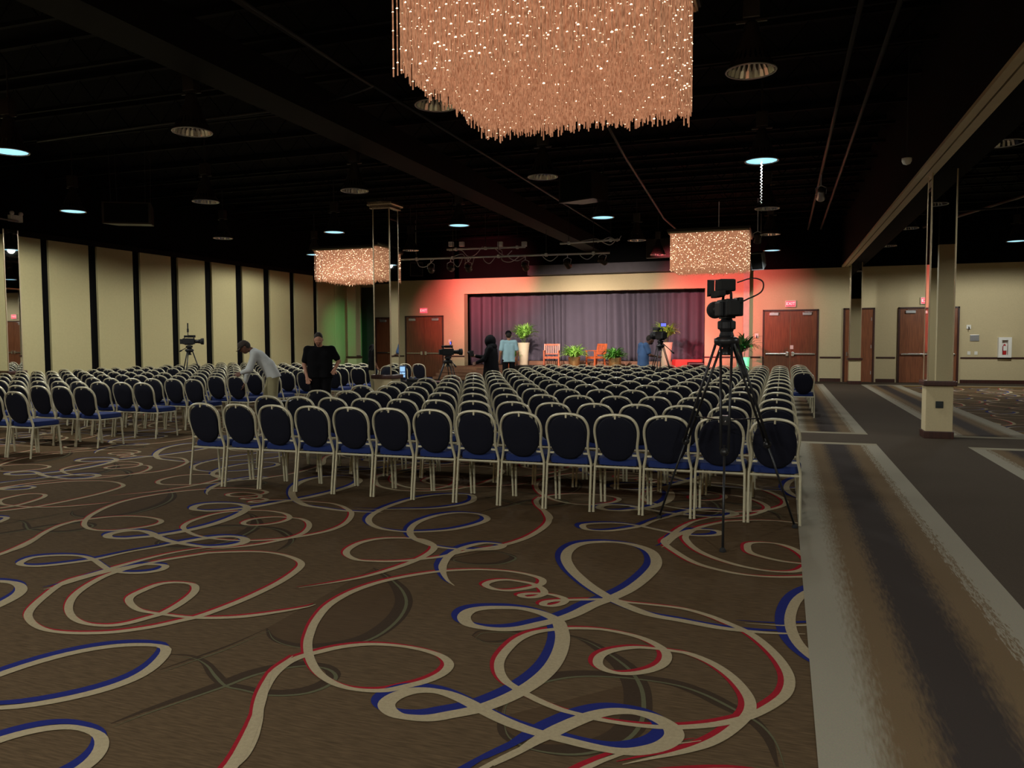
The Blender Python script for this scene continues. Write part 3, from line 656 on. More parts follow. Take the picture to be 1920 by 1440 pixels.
# ---- plants
M_LEAF = mat('green_leaf', srgb(86, 146, 60), .5, var=.35, scale=9)
M_LEAFY = mat('bright_leaf', srgb(142, 190, 84), .5, var=.35, scale=9)
M_LEAFD = mat('dark_leaf', srgb(46, 92, 44), .5, var=.35, scale=9)
M_GOLD = mat('brass_planter', srgb(190, 160, 110), .25, .9, var=.06)
M_VASE = mat('ivory_vase', srgb(206, 190, 162), .55, var=.06)
M_TERRA = mat('orange_pot', srgb(176, 92, 56), .6, var=.1)
M_POTG = mat('pale_planter', srgb(200, 204, 196), .4, var=.05)
def plant(loc, prof, pm, label, z0, nleaf_, ln_, up, leafm, seed, wl=.05, spread=.06, stems=0, pn='planter'):
    nleaf, ln = int(nleaf_*1.7), ln_*1.18
    rs = random.Random(seed); c = empty('potted_plant', loc, 0, label, 'plant', 'plants around the stage')
    MB().lathe(prof, 28, cap=False).build(pn, pm, c, True)
    topr = prof[-1][0]*.92; MB().lathe([(topr, z0-.05), (.001, z0-.035)], 20).build('soil', mat('potting_soil', (.02, .014, .01), .95), c)
    lf = MB(); sm = MB()
    heads = [(0, 0, z0)]
    if stems:
        heads = []
        for k in range(stems):
            a = 2*pi*k/stems+rs.random(); hx, hy, hz = .10*cos(a), .10*sin(a), z0+rs.uniform(.12, .35)
            sm.tube([(.03*cos(a), .03*sin(a), z0-.08), (hx*.7, hy*.7, (z0+hz)/2), (hx, hy, hz)], .012, 6); heads.append((hx, hy, hz))
        sm.build('stem', mat('green_stem', srgb(70, 80, 40), .6), c)
    for q in range(nleaf):
        hx, hy, hz = heads[q % len(heads)]
        a = rs.uniform(0, 2*pi); L_ = ln*rs.uniform(.7, 1.1); el = radians(rs.uniform(*up)); w_ = wl*rs.uniform(.7, 1.2)
        d = Vector((cos(a), sin(a), 0)); sd = Vector((-sin(a), cos(a), 0)); p = Vector((hx, hy, hz))+d*rs.uniform(0, spread); vs, fs = [], []; nsg = 7
        for k in range(nsg):
            t = k/(nsg-1); e = el-1.5*t*t*rs.uniform(.8, 1.1)
            ww = w_*sin(pi*min(.98, .12+t*.9))**.8
            vs += [p-sd*ww, p+Vector((0, 0, -.006)), p+sd*ww]
            p = p+(d*cos(e)+Vector((0, 0, 1))*sin(e))*(L_/(nsg-1))
        for k in range(nsg-1): fs += [(3*k, 3*k+1, 3*k+4, 3*k+3), (3*k+1, 3*k+2, 3*k+5, 3*k+4)]
        lf.add(vs, fs)
    tag(lf.build('foliage', leafm, c, True), kind='stuff')
    return c
plant((-9.95, 30.55, SZ), [(.15, 0), (.17, .05), (.20, .6), (.24, .92), (.26, .98)], M_VASE, 'tall bushy plant in a tall ivory vase at the left of the stage', .95, 120, .52, (25, 85), M_LEAFY, 1, .035, .10, 4, 'tall_vase')
plant((-10.22, 29.78, SZ), [(.14, 0), (.16, .05), (.20, .36), (.21, .40)], M_TERRA, 'small leafy plant in an orange pot beside the tall vase', .40, 60, .36, (25, 80), M_LEAFY, 2, .03, .10)
plant((-7.72, 30.1, SZ), [(.18, 0), (.20, .03), (.235, .38), (.24, .42)], M_GOLD, 'bright fern in a brass planter between the two armchairs', .42, 130, .50, (20, 80), M_LEAFY, 3, .028, .14)
plant((-6.12, 30.15, SZ), [(.22, 0), (.24, .03), (.25, .36), (.25, .40)], M_GOLD, 'round leafy fern in a wide brass planter right of the armchairs', .40, 130, .44, (10, 75), M_LEAF, 4, .035, .14)
plant((-4.18, 30.3, SZ), [(.15, 0), (.17, .05), (.20, .6), (.24, .92), (.26, .98)], M_VASE, 'bushy plant in a tall vase behind the second camera tripod', .95, 90, .50, (25, 85), M_LEAFY, 5, .035, .10, 4, 'tall_vase')
plant((-1.34, 29.75, 0), [(.17, 0), (.19, .03), (.24, .88), (.26, .94)], M_POTG, 'long leaved plant in a tall planter lit green beside the double doors', .93, 55, .62, (20, 80), M_LEAFD, 6, .05, .06, 3, 'tall_planter')
# ---- things on the stage
o = MB().rbox(-.55, .55, -.3, .3, 0, .32, .02).build('red_lit_bench', mat('red_light_tint', srgb(170, 60, 50), .5), None, loc=(-3.45, 30.9, SZ)); tag(o, 'low red lit box bench on the stage under the dark plant shadow', 'bench')  # red of the stage light put into the bench colour
mo = empty('floor_monitor', (-3.05, 30.0, SZ), .3, 'black wedge floor monitor at the right of the stage', 'speaker')
MB().add([(-.28, -.2, 0), (.28, -.2, 0), (.28, .2, 0), (-.28, .2, 0), (-.28, -.1, .2), (.28, -.1, .2), (.28, .16, .24), (-.28, .16, .24)], [(3, 2, 1, 0), (0, 1, 5, 4), (1, 2, 6, 5), (2, 3, 7, 6), (3, 0, 4, 7), (4, 5, 6, 7)]).build('cabinet', M_SHADE, mo)
MB().box(-.25, .25, -.192, -.188, .02, .17).build('grille', M_DARK, mo)
cs = empty('road_case', (-7.55, 23.6, 0), .05, 'black road case standing behind the front chair rows near the stage', 'case')
MB().rbox(-.48, .48, -.3, .3, .05, .80, .02).build('case_body', M_SHADE, cs); MB().rbox(-.49, .49, -.31, .31, .62, .65, .004).build('edge_strip', M_STEEL, cs)
for sx in (-.38, .38):
    for sy in (-.2, .2): MB().lathe([(.03, -.02), (.05, -.02), (.05, .02), (.03, .02)], 12, M=Matrix.Translation((sx, sy, .05)) @ Matrix.Rotation(pi/2, 4, 'X')).build('caster', M_DARK, cs)

# ================================================================== WALL FITTINGS
M_EXR = mat('exit_red', (.6, .02, .03), .4, var=0, emit=(1, .05, .08), estr=1.6)
M_EXW = mat('exit_letters', (.9, .6, .6), .4, var=0, emit=(1, .45, .45), estr=1.6)
def exit_sign(x, z, label):
    e = empty('exit_sign', (x, YB, z), 0, label, 'exit sign', 'exit signs')
    MB().rbox(-.19, .19, -.07, 0, -.125, .125, .01).build('housing', M_WHITE, e); MB().box(-.165, .165, -.074, -.071, -.10, .10).build('sign_face', M_EXR, e)
    tx = bpy.data.curves.new('exit_lettering', 'FONT'); tx.body = 'EXIT'; tx.size = .155; tx.align_x = 'CENTER'; tx.align_y = 'CENTER'; tx.extrude = .001
    to = bpy.data.objects.new('exit_lettering', tx); COL.objects.link(to); to.parent = e; to.location = (0, -.0765, 0); to.rotation_euler = (pi/2, 0, 0); tx.materials.append(M_EXW)
    me = bpy.data.meshes.new_from_object(to); bpy.data.objects.remove(to); to = bpy.data.objects.new('exit_lettering', me); COL.objects.link(to); to.parent = e; to.location = (0, -.0765, 0); to.rotation_euler = (pi/2, 0, 0)
exit_sign(-14.8, 2.88, 'red exit sign above the double doors left of the stage')
exit_sign(.27, 2.90, 'red exit sign above the double doors right of the stage')
exit_sign(4.82, 2.93, 'red exit sign half hidden by the near mirrored pillar')
fe = empty('extinguisher_cabinet', (7.27, YB, .92), 0, 'white fire extinguisher cabinet on the end wall at the far right', 'cabinet')
MB().box(-.20, .20, -.02, 0, 0, .70).build('back_plate', M_WHITE, fe)
fr_ = MB().rbox(-.20, -.09, -.16, -.02, 0, .70, .008).rbox(.09, .20, -.16, -.02, 0, .70, .008).rbox(-.095, .095, -.16, -.02, 0, .09, .006).rbox(-.095, .095, -.16, -.02, .60, .70, .006).build('frame', M_WHITE, fe)
MB().lathe([(.055, .1), (.06, .12), (.06, .38), (.03, .44), (.02, .47)], 16, (0, -.08, 0)).build('red_cylinder', mat('extinguisher_red', (.45, .02, .02), .35), fe, True)
MB().box(-.05, .05, -.15, -.14, .24, .40).build('paper_tag', M_WHITE, fe)
def plate(name, x, z, w_, h_, label, cat, dpt=.03, m_=None, extra=None):
    e = empty(name, (x, YB, z), 0, label, cat)
    MB().rbox(-w_/2, w_/2, -dpt, 0, -h_/2, h_/2, .006).build('cover', m_ or M_WHITE, e)
    if extra == 'slot': MB().box(-w_*.3, w_*.3, -dpt-.006, -dpt, -h_*.2, h_*.2).build('slot', M_STEEL, e)
    elif extra == 'hook': MB().tube([(0, -dpt, 0), (0, -.08, -.02), (.0, -.10, -.10)], .015, 6).build('bracket', M_DARK, e)
    elif extra == 'switch': MB().box(-.012, .012, -dpt-.012, -dpt, -.02, .02).build('toggle', M_WHITE, e)
    return e
plate('wall_box', 6.17, 1.99, .14, .14, 'small white box with a dark bracket on the end wall', 'wall box', .04, extra='hook')
plate('paper_dispenser', 6.36, 1.60, .28, .22, 'grey recessed dispenser plate on the end wall', 'dispenser', .03, M_STEEL, 'slot')
plate('light_switch', 6.20, 1.07, .10, .12, 'white switch plate above the chair rail, nearer the doors', 'switch', .015, extra='switch')
plate('light_switch', 6.42, 1.07, .10, .12, 'white switch plate above the chair rail, nearer the extinguisher', 'switch', .015, extra='switch')
plate('wall_telephone', -.93, 1.72, .13, .16, 'small white call box left of the right-hand double doors', 'call box', .05, extra='hook')
plate('door_notice', .33, 1.28, .12, .14, 'small white notice stuck on the double door', 'notice', .045)
plate('thermostat', -13.6, 1.55, .10, .14, 'small white thermostat between the left doors and the stage', 'thermostat', .03, extra='switch')
e = empty('emergency_light', (XL+.0, 14.6, 4.62), 0, 'white emergency light box on the black wall above the panels', 'emergency light')
MB().rbox(0, .12, -.16, .16, -.08, .08, .01).build('housing', M_WHITE, e)
for s in (-1, 1): MB().ball((.10, s*.12, .12), .055, 10).build('spot_head', M_WHITE, e, True)
e = empty('emergency_light', (XL+.0, 27.9, 4.5), 0, 'pale emergency light box on the black wall beyond the chandelier', 'emergency light')
MB().rbox(0, .12, -.16, .16, -.08, .08, .01).build('housing', M_WHITE, e)

# ================================================================== CEILING GEAR
def pipe_thing(name, P, r, m_, label, cat, n=8, kind=None):
    o = MB().tube(P, r, n).build(name, m_, None, True); return tag(o, label, cat, kind=kind)
M_COND = mat('grey_conduit', (.04, .04, .04), .45, .5, var=.1)
cp = [on_z(x, y, 5.35) for x, y in ((440, -8), (560, 70), (640, 124), (688, 155))]+[on_z(x, y, 5.35) for x, y in ((697, 160), (690, 165), (640, 182), (570, 200), (480, 212), (400, 222), (300, 233), (180, 250), (70, 265))]
pipe_thing('ceiling_conduit', spline(cp, 4), .022, M_COND, 'thin grey conduit bending across the ceiling at upper left', 'conduit')
pipe_thing('ceiling_pipe', [(.80, 4.5, 5.45), (.80, 30, 5.45)], .035, M_COND, 'grey ceiling pipe nearer the chandelier of the pair by the soffit', 'pipe')
pipe_thing('ceiling_pipe', [(1.22, 4.5, 5.45), (1.22, 30, 5.45)], .035, M_COND, 'grey ceiling pipe nearer the soffit of the pair beside it', 'pipe')
pipe_thing('ceiling_pipe', [(-6.3, 5, 5.7), (-6.3, 30, 5.7)], .03, M_COND, 'thin ceiling pipe right of the dark steel beam', 'pipe')
pipe_thing('ceiling_pipe', [(-2.55, 6, 5.6), (-3.1, 16, 5.35), (-3.4, 24, 5.2), (-3.2, 29, 5.1)], .03, M_COND, 'slanting cable pipe running towards the stage', 'pipe')
pipe_thing('ceiling_pipe', [(3.2, 24, 4.95), (12.5, 24, 5.2)], .03, M_COND, 'cross pipe beyond the soffit', 'pipe')
pipe_thing('ceiling_pipe', [(3.9, 26.3, 4.9), (9.5, 17, 5.8)], .05, M_COND, 'diagonal pipe beyond the soffit', 'pipe')
pipe_thing('ceiling_pipe', [(-17.8, 9.3, 4.55), (-17.8, 14.6, 4.55)], .02, M_STEEL, 'bright conduit along the black wall at upper left', 'pipe')
pipe_thing('hanging_chain', [(-.36+.012*sin(t*1.4), 13.48, 4.44-.011*t) for t in range(0, 62)], .009, mat('lamplit_chain', srgb(220, 222, 226), .4, var=0), 'wavy lamplit cord dangling under the lit lamp', 'cord', 6)  # pale colour stands in for lamplight reflected off the metal
# big hanging loudspeakers
def speaker_box(x, yv, z0, z1, w_, dpt, rz, label, wires=True, tilt=0, m_=None, sidem=None):
    s = empty('hanging_loudspeaker', (x, yv, z0), rz, label, 'loudspeaker', 'hanging loudspeakers'); h = z1-z0; Mt = Matrix.Rotation(tilt, 4, 'X')
    vs = [(-w_/2, -dpt/2, 0), (w_/2, -dpt/2, 0), (w_*.38, dpt/2, .05), (-w_*.38, dpt/2, .05), (-w_/2, -dpt/2, h), (w_/2, -dpt/2, h), (w_*.38, dpt/2, h-.05), (-w_*.38, dpt/2, h-.05)]
    MB().add([Mt @ Vector(v) for v in vs], [(3, 2, 1, 0), (0, 1, 5, 4), (1, 2, 6, 5), (2, 3, 7, 6), (3, 0, 4, 7), (4, 5, 6, 7)]).build('cabinet', m_ or M_SHADE, s)
    MB().add([Mt @ Vector(v) for v in [(-w_*.45, -dpt/2-.008, .03), (w_*.45, -dpt/2-.008, .03), (w_*.45, -dpt/2-.008, h-.03), (-w_*.45, -dpt/2-.008, h-.03)]], [(0, 1, 2, 3)]).build('grille', M_DARK, s)
    if wires:
        for sx in (-.35, .35):
            for sy in (-.3, .3): MB().tube([Mt @ Vector((sx*w_, sy*dpt, h-.06)), (sx*w_*1.1, sy*dpt, ZC-z0)], .006, 5).build('hanging_wire', M_COND, s)
    else: MB().tube([Mt @ Vector((0, 0, h-.06)), (0, .05, h+.25), (0, .05, ZC-z0)], .018, 6).build('hanging_bracket', M_STEEL, s)
    return s
speaker_box(-13.7, 14.0, 4.15, 4.62, 1.0, .7, .5, 'dark loudspeaker hung on wires near the panelled wall')
speaker_box(-4.35, 18.0, 4.75, 5.38, .98, .75, -.4, 'large dark loudspeaker hung ahead of the middle of the stage')
speaker_box(-.78, 29.0, 4.05, 4.65, .42, .42, -.35, 'grey loudspeaker tilted down at the right edge of the stage', False, .35, mat('grey_cabinet', srgb(120, 126, 130), .5))
speaker_box(-13.6, 28.2, 4.15, 4.7, .5, .42, .5, 'dark loudspeaker tilted down at the left edge of the stage', False, .35)
o = MB().rbox(-4.75, -3.35, 29.0, 29.2, 4.55, 5.25, .02).build('projection_cabinet', M_SHADE); tag(o, 'dark flat cabinet hanging above the right half of the stage', 'cabinet')
# stage lighting bars
M_BAR = mat('steel_bar', (.72, .80, .85), .4, .2, var=.1)
M_WIRE = mat('white_cable', srgb(200, 205, 208), .5, var=.05)
def bar(P, label, hangs):
    b = empty('lighting_bar', (0, 0, 0), 0, label, 'lighting bar', 'lighting bars')
    MB().tube(P, .032, 10).build('pipe', M_BAR, b, True)
    for t in hangs:
        p = Vector(P[0]).lerp(Vector(P[-1]), t); MB().tube([p, (p.x, p.y, ZC)], .010, 6).build('hanger_rod', M_COND, b); MB().rbox(p.x-.04, p.x+.04, p.y-.05, p.y+.05, p.z-.05, p.z+.05, .008).build('clamp', M_BAR, b)
    return b
bar([on_y(745, 487, 24), on_y(1143, 474, 24)], 'long steel lighting bar in front of the stage', (.1, .28, .5, .72, .93))
bar([on_y(838, 468, 24.9), on_y(985, 463, 24.9)], 'short steel lighting bar above the left of the long bar', (.12, .5, .9))
bar([on_y(1050, 457, 24.9), on_y(1162, 449, 24.9)], 'short steel lighting bar above the right of the long bar', (.15, .85))
rs = random.Random(5)
for k, (xa, ya, xb, yb_) in enumerate(((842, 470, 905, 462), (900, 465, 960, 470), (848, 482, 884, 482), (930, 466, 975, 480), (1090, 452, 1158, 446), (1120, 455, 1165, 442), (762, 486, 815, 485))):
    ys = ((24.9, 24.9), (24.9, 24.9), (24, 24), (24.9, 24), (24.9, 24.9), (24.9, 24.9), (24, 24))[k]; a, b = on_y(xa, ya, ys[0]), on_y(xb, yb_, ys[1]); mid = a.lerp(b, .5)+Vector((rs.uniform(-.2, .2), rs.uniform(-.1, .1), -.25+.12*(k % 3)))
    pipe_thing('cable', spline([a, a.lerp(mid, .5)+Vector((.1, 0, .1)), mid, mid.lerp(b, .5)+Vector((0, 0, -.12)), b], 6), .012, M_WIRE, ['white cable looped at the left end of the short left bar', 'white cable running along the short left bar', 'white cable hanging in a loop below the long bar', 'white cable between the short left bar and the long bar', 'white cable lying on the short right bar', 'white cable looped at the end of the short right bar', 'grey cable sagging from the left end of the long bar'][k], 'cable')
for k, (xa, xb, yv, dz, lb) in enumerate(((850, 868, 24, .30, 'first'), (872, 890, 24, .36, 'second'), (905, 930, 24, .22, 'third'), (950, 990, 24, .16, 'fourth'), (1015, 1050, 24, .2, 'fifth'), (1085, 1118, 24, .18, 'sixth'))):
    f_ = lambda x: on_y(x, 487-13*(x-745)/398, yv); a, b = f_(xa), f_(xb); q = a.lerp(b, .5)-Vector((0, .03, dz))
    pipe_thing('cable_loop', spline([a+Vector((0, 0, .03)), a.lerp(q, .6)+Vector((-.05, -.05, 0)), q, b.lerp(q, .6)+Vector((.05, -.05, 0)), b+Vector((0, 0, .03))], 6), .011, M_WIRE, 'white cable loop hanging under the long lighting bar, %s from the left' % lb, 'cable')
for k, (x, lb) in enumerate(((846, 'left end'), (866, 'left part'), (938, 'middle'), (983, 'right end'))):
    p = on_y(x, 464, 24.9); o = MB().rbox(-.08, .08, -.06, .06, .03, .19, .01).build('power_box', M_BAR, None, loc=p); tag(o, 'pale power box clamped on the %s of the short left lighting bar' % lb, 'power box', 'power boxes')
def par_can(p, target, label, col, energy, size, m_=None, blend=1.0, hz=None):
    p = Vector(p); d = (Vector(target)-p).normalized(); c = empty('stage_light', p, 0, label, 'stage light', 'stage lights')
    q = d.to_track_quat('-Z', 'Y').to_matrix().to_4x4()
    MB().lathe([(.06, .20), (.085, .18), (.095, .0), (.11, -.10), (.112, -.12), (.10, -.12), (.085, -.02), (.0001, 0)], 20, M=q).build('can', m_ or M_SHADE, c, True)
    MB().tube([q @ Vector((-.11, 0, .05)), (-.12, 0, .16), (0, 0, .22), (.12, 0, .16), q @ Vector((.11, 0, .05))], .010, 6).build('yoke', M_BAR, c)
    if hz: MB().tube([(0, 0, .20), (0, 0, hz-p.z)], .014, 6).build('hook_clamp', M_BAR, c)
    MB().lathe([(.088, -.03), (.0001, -.03)], 20, M=q).build('lens', mat('lens_'+label.split()[0], tuple(min(1, x_) for x_ in col), .3, var=0, emit=col, estr=3), c)
    if energy > 0:
        ld = bpy.data.lights.new('beam_light', 'SPOT'); ld.energy = energy; ld.color = col; ld.spot_size = radians(size); ld.spot_blend = blend; ld.shadow_soft_size = .07
        lo = bpy.data.objects.new('beam_light', ld); COL.objects.link(lo); lo.parent = c; lo.matrix_local = Matrix.Translation(d*.16) @ q
    return c
RED, WARM, GREEN = (1, .15, .18), (1, .84, .74), (.12, 1, .40)
BARZ = lambda x: 4.29+(4.24-4.29)*(x+12.27)/7.2
def on_bar(px, py): p = on_y(px, py, 24); return (p.x, p.y, min(p.z, BARZ(p.x)-.24))
par_can(on_bar(808, 505), (-13.25, 31.4, 2.7), 'red stage light at the left end washing the wall', RED, 2800, 31, hz=4.28)
par_can(on_bar(845, 503), (-11.7, 31.35, 4.15), 'red stage light added for the left of the stage header', RED, 4400, 38, hz=4.28)  # extra fixture added to redden the left of the header
par_can(on_bar(878, 503), (-11.4, 32.6, 1.9), 'warm stage light second from the left on the long bar', WARM, 1500, 46, hz=4.27)
par_can(on_bar(985, 500), (-8.3, 31.5, 1.5), 'warm stage light in the middle of the long bar', WARM, 3000, 52, hz=4.26)
par_can(on_bar(1064, 496), (-6.2, 31.5, 1.9), 'warm stage light under the right half of the long bar', WARM, 2700, 56, hz=4.25)
par_can(on_bar(1130, 482), (-2.25, 31.4, 2.8), 'red stage light at the right end washing the wall', RED, 4600, 44, hz=4.24)
par_can((-1.9, 25.2, 4.6), (-3.3, 31.0, .8), 'red stage light aimed at the bench on the stage', RED, 4200, 24, hz=ZC-.5)
par_can((-.75, 25.0, 4.6), (-1.35, 29.8, .45), 'green stage light aimed at the tall planter by the doors', GREEN, 6000, 11, hz=ZC-.5)
par_can((-12.6, 24.6, 4.6), (-17.6, 29.8, 1.7), 'green stage light aimed at the far left corner', GREEN, 700, 28, hz=ZC-.5)
par_can((.80, 20.0, 4.95), (1.0, 30, 1), 'silver spotlight hanging under the ceiling pipes', (.9, .9, .9), 0, 20, M_STEEL, hz=5.42)
e = empty('ceiling_sensor', on_y(1700, 302, 13.0), 0, 'small white ceiling speaker beside the soffit', 'sensor'); MB().lathe([(.0001, -.06), (.05, -.04), (.07, 0), (.07, .04), (.001, .05)], 16).build('dome', M_WHITE, e, True); MB().tube([(0, 0, .04), (0, 0, ZC-e.location.z)], .008, 5).build('stem', M_COND, e)
# ================================================================== CAMERAS ON TRIPODS
M_CAMB = mat('black_camera', (.008, .008, .009), .5, var=.15, spec=.25)
M_RUB = mat('black_rubber', (.008, .008, .008), .8, var=.1)
M_CARB = mat('tripod_black', (.02, .02, .021), .35, .3, var=.1)
M_GLASS = mat('lens_glass', (.02, .02, .04), .08, var=0)
M_SCRB = mat('blue_screen', (.02, .03, .2), .3, var=0, emit=(.18, .2, .9), estr=1.2)
def tripod(label, c, feet, zc, pan_dir, double=True, zh=.18, handle=True):
    """c: centre (x, y); feet: three floor points; zc: collar height; head zh tall"""
    t = empty('camera_tripod', (c[0], c[1], 0), 0, label, 'tripod', 'camera tripods')
    for f in feet:
        f = Vector((f[0]-c[0], f[1]-c[1], .0)); d = f.normalized(); s = Vector((-d.y, d.x, 0)); top = d*.07+Vector((0, 0, zc)); knee = f.lerp(top, .46)+Vector((0, 0, 0)); foot = f+Vector((0, 0, .018))
        if double:
            lg = MB().tube([top+s*.045, knee+s*.028], .011, 8).tube([top-s*.045, knee-s*.028], .011, 8).build('leg', M_CARB, t, True)
        else: lg = MB().tube([top, knee], .014, 8).build('leg', M_CARB, t, True)
        MB().tube([knee+(top-knee)*.06, foot], .0095, 8).build('leg_extension', M_CARB, lg, True)
        MB().ball(knee, .034, 10).build('leg_clamp', M_CARB, lg); MB().lathe([(.02, 0), (.026, .004), (.022, .022), (.012, .034)], 12, (foot.x, foot.y, 0)).build('foot', M_RUB, lg)
        sp = f.lerp(top, .60); MB().tube([(0, 0, sp.z-.01), sp], .006, 6).build('spreader_arm', M_CARB, t)
        if f == f: zsp = sp.z
    MB().rbox(-.035, .035, -.035, .035, zsp-.05, zsp+.03, .006).build('spreader_hub', M_CARB, t)
    MB().lathe([(.05, -.10), (.05, -.09), (.03, -.04), (.085, -.015), (.10, .0), (.10, .035), (.07, .05)], 20, (0, 0, zc)).build('bowl', M_CARB, t, True)
    MB().lathe([(.055, .04), (.06, .06), (.05, zh*.45), (.062, zh*.6), (.06, zh*.85), (.04, zh)], 18, (0, 0, zc)).rbox(-.07, .07, -.045, .045, zc+zh*.55, zc+zh*.9, .012).build('fluid_head', M_CAMB, t)
    if handle:
        pd = Vector(pan_dir); a = Vector((0, 0, zc+zh*.75)); b = a+pd
        MB().tube([a, a+pd*.12+Vector((0, 0, .01)), b], .010, 8).build('pan_handle', M_CARB, t, True); MB().tube([a+pd*.78, b], .018, 8).build('handle_grip', M_RUB, t, True)
    return t
def video_camera(label, loc, rz, s=1.0, cable=None, screen=False, mic=False):
    """camera looking along local +y"""
    c = empty('video_camera', loc, rz, label, 'video camera', 'video cameras')
    k = lambda *a: tuple(v*s for v in a)
    MB().rbox(*k(-.06, .06, -.17, .15, .0, .17), .015*s).rbox(*k(-.05, .05, -.12, .1, -.02, .0), .006*s).build('camera_body', M_CAMB, c)
    MB().rbox(*k(-.055, .055, -.24, -.165, .01, .15), .012*s).build('battery', M_RUB, c)
    q = Matrix.Translation(k(0, .15, .08)) @ Matrix.Rotation(-pi/2, 4, 'X')
    MB().lathe([k(.045, 0), k(.052, .02), k(.05, .09), k(.058, .1), k(.058, .15), k(.05, .152)], 20, M=q).build('lens_barrel', M_CAMB, c, True)
    MB().lathe([k(.058, .14), k(.085, .17), k(.09, .24), k(.082, .24), k(.06, .16)], 20, M=q).build('lens_hood', M_RUB, c, True)
    MB().lathe([k(.05, .15), k(.0001, .158)], 16, M=q).build('front_glass', M_GLASS, c)
    MB().tube([k(0, -.13, .16), k(0, -.12, .23), k(0, .10, .24), k(0, .13, .17)], .014*s, 8).build('top_handle', M_CAMB, c, True)
    MB().rbox(*k(-.12, -.06, -.06, .16, .19, .26), .012*s).rbox(*k(-.125, -.055, -.15, -.06, .195, .255), .02*s).build('viewfinder', M_RUB, c)
    if screen:
        b = MB().rbox(*k(.02, .16, .05, .07, .27, .36), .006*s).build('monitor', M_CAMB, c); MB().box(*k(.03, .15, .046, .049, .28, .35)).build('monitor_screen', M_SCRB, b); MB().tube([k(.06, .06, .22), k(.06, .06, .28)], .008*s, 6).build('monitor_arm', M_CARB, c)
    if mic:
        MB().tube([k(.05, -.02, .23), k(.05, -.02, .5)], [.010*s, .010*s], 8).build('antenna_stem', M_CARB, c); MB().tube([k(.05, -.02, .34), k(.05, -.02, .44)], .026*s, 10).tube([k(.05, -.02, .44), k(.05, -.02, .60)], .017*s, 8).build('radio_transmitter', M_RUB, c)
    if cable: MB().tube(spline(cable, 8), .006, 6).build('cable_loop', M_RUB, c, True)
    return c
# the tall one in front
fa = [on_z(1355, 1035), on_z(1236, 972), on_z(1490, 990)]; ca = (fa[0]+fa[1]+fa[2])/3
zca = on_y(1350, 643, ca.y).z
tripod('tall black camera tripod standing among the front row chairs', (ca.x, ca.y), fa, zca, (.16, -.14, -.42), zh=.20)
va = video_camera('large black studio camera on the tall tripod in front', (ca.x, ca.y, zca+.215), .38, .82, [(.05, -.10, .27), (.15, -.16, .30), (.22, -.20, .27), (.21, -.20, .19), (.10, -.18, .13), (.03, -.19, .10)])
MB().rbox(-.08, .06, -.05, .08, .205, .305, .018).tube([(0, .02, .18), (0, .02, .22)], .02, 8).build('studio_viewfinder', M_RUB, va); MB().add([(-.08, .08, .21), (.05, .08, .21), (.05, .08, .30), (-.08, .08, .30), (-.12, .15, .17), (.06, .15, .19), (.06, .15, .315), (-.12, .15, .31)], [(0, 1, 5, 4), (1, 2, 6, 5), (2, 3, 7, 6), (3, 0, 4, 7)]).build('sun_hood', M_RUB, va)
MB().rbox(.045, .085, -.16, .0, .0, .15, .012).rbox(-.085, -.045, -.08, .06, .0, .12, .012).build('side_module', M_CAMB, va)
def at(px, yv): p = on_y(px, 690, yv); return (p.x, p.y)
def tri(c, r, a0): return [(c[0]+r*cos(a0+2*pi*k/3), c[1]+r*sin(a0+2*pi*k/3)) for k in range(3)]
cb = (on_y(1238, 690, 19.25).x, 19.25); tripod('black camera tripod in the middle of the centre block', cb, tri(cb, .52, .5), 1.42, (.35, -.2, -.28), zh=.16)
video_camera('black camera with a blue lit monitor among the middle chairs', (cb[0], cb[1], 1.60), .55, 1.1, screen=True)
cc = (on_y(840, 690, 16.4).x, 16.4); tripod('black camera tripod beside the control table', cc, tri(cc, .50, -.4), 1.10, (.3, -.25, -.2), zh=.14)
video_camera('small black camera with a lit screen beside the control table', (cc[0], cc[1], 1.26), -.9, .85, screen=True)
cdp = (on_y(356, 690, 15.55).x, 15.55); tripod('black camera tripod in front of the panelled wall', cdp, tri(cdp, .50, .9), 1.36, (-.38, .1, -.12), False, zh=.14)
video_camera('black camera with a tall radio antenna before the panelled wall', (cdp[0], cdp[1], 1.52), -1.0, .85, mic=True)

# ================================================================== CONTROL TABLE
tp = on_y(782, 700, 15.2)
tb = empty('control_table', (tp.x, 15.2, 0), 0, 'black clothed control table right of the middle pillar', 'table')
MB().rbox(-.85, .95, -.32, .32, .70, .73, .008).build('table_top', M_SHADE, tb)
vs, fs = [], []; per = [(-.86, -.33), (.96, -.33), (.96, .33), (-.86, .33)]; pts = []
for a, b in zip(per, per[1:]+per[:1]):
    for t in range(14): pts.append((a[0]+(b[0]-a[0])*t/14, a[1]+(b[1]-a[1])*t/14))
for z, wv in ((.735, 0), (.4, .012), (.03, .022)):
    for q, (x, y_) in enumerate(pts): vs.append((x*(1+wv*sin(q*1.9)*.8), y_*(1+wv*sin(q*1.9)*2), z))
n = len(pts)
for i in range(2):
    for j in range(n): fs.append((i*n+j, i*n+(j+1) % n, (i+1)*n+(j+1) % n, (i+1)*n+j))
MB().add(vs, fs).build('table_cloth', mat('black_cloth', (.012, .012, .014), .9, var=.1), tb, True)
sc_ = on_y(750, 690, 15.1)
mn = empty('multiview_monitor', (sc_.x, 15.1, .735), .12, 'small monitor showing a grid of camera pictures on the control table', 'monitor')
MB().rbox(-.14, .14, -.01, .03, .03, .33, .008).build('housing', M_CAMB, mn); MB().rbox(-.09, .09, -.05, .09, 0, .015, .005).tube([(0, .03, .01), (0, .03, .1)], .012, 6).build('stand', M_CAMB, mn)
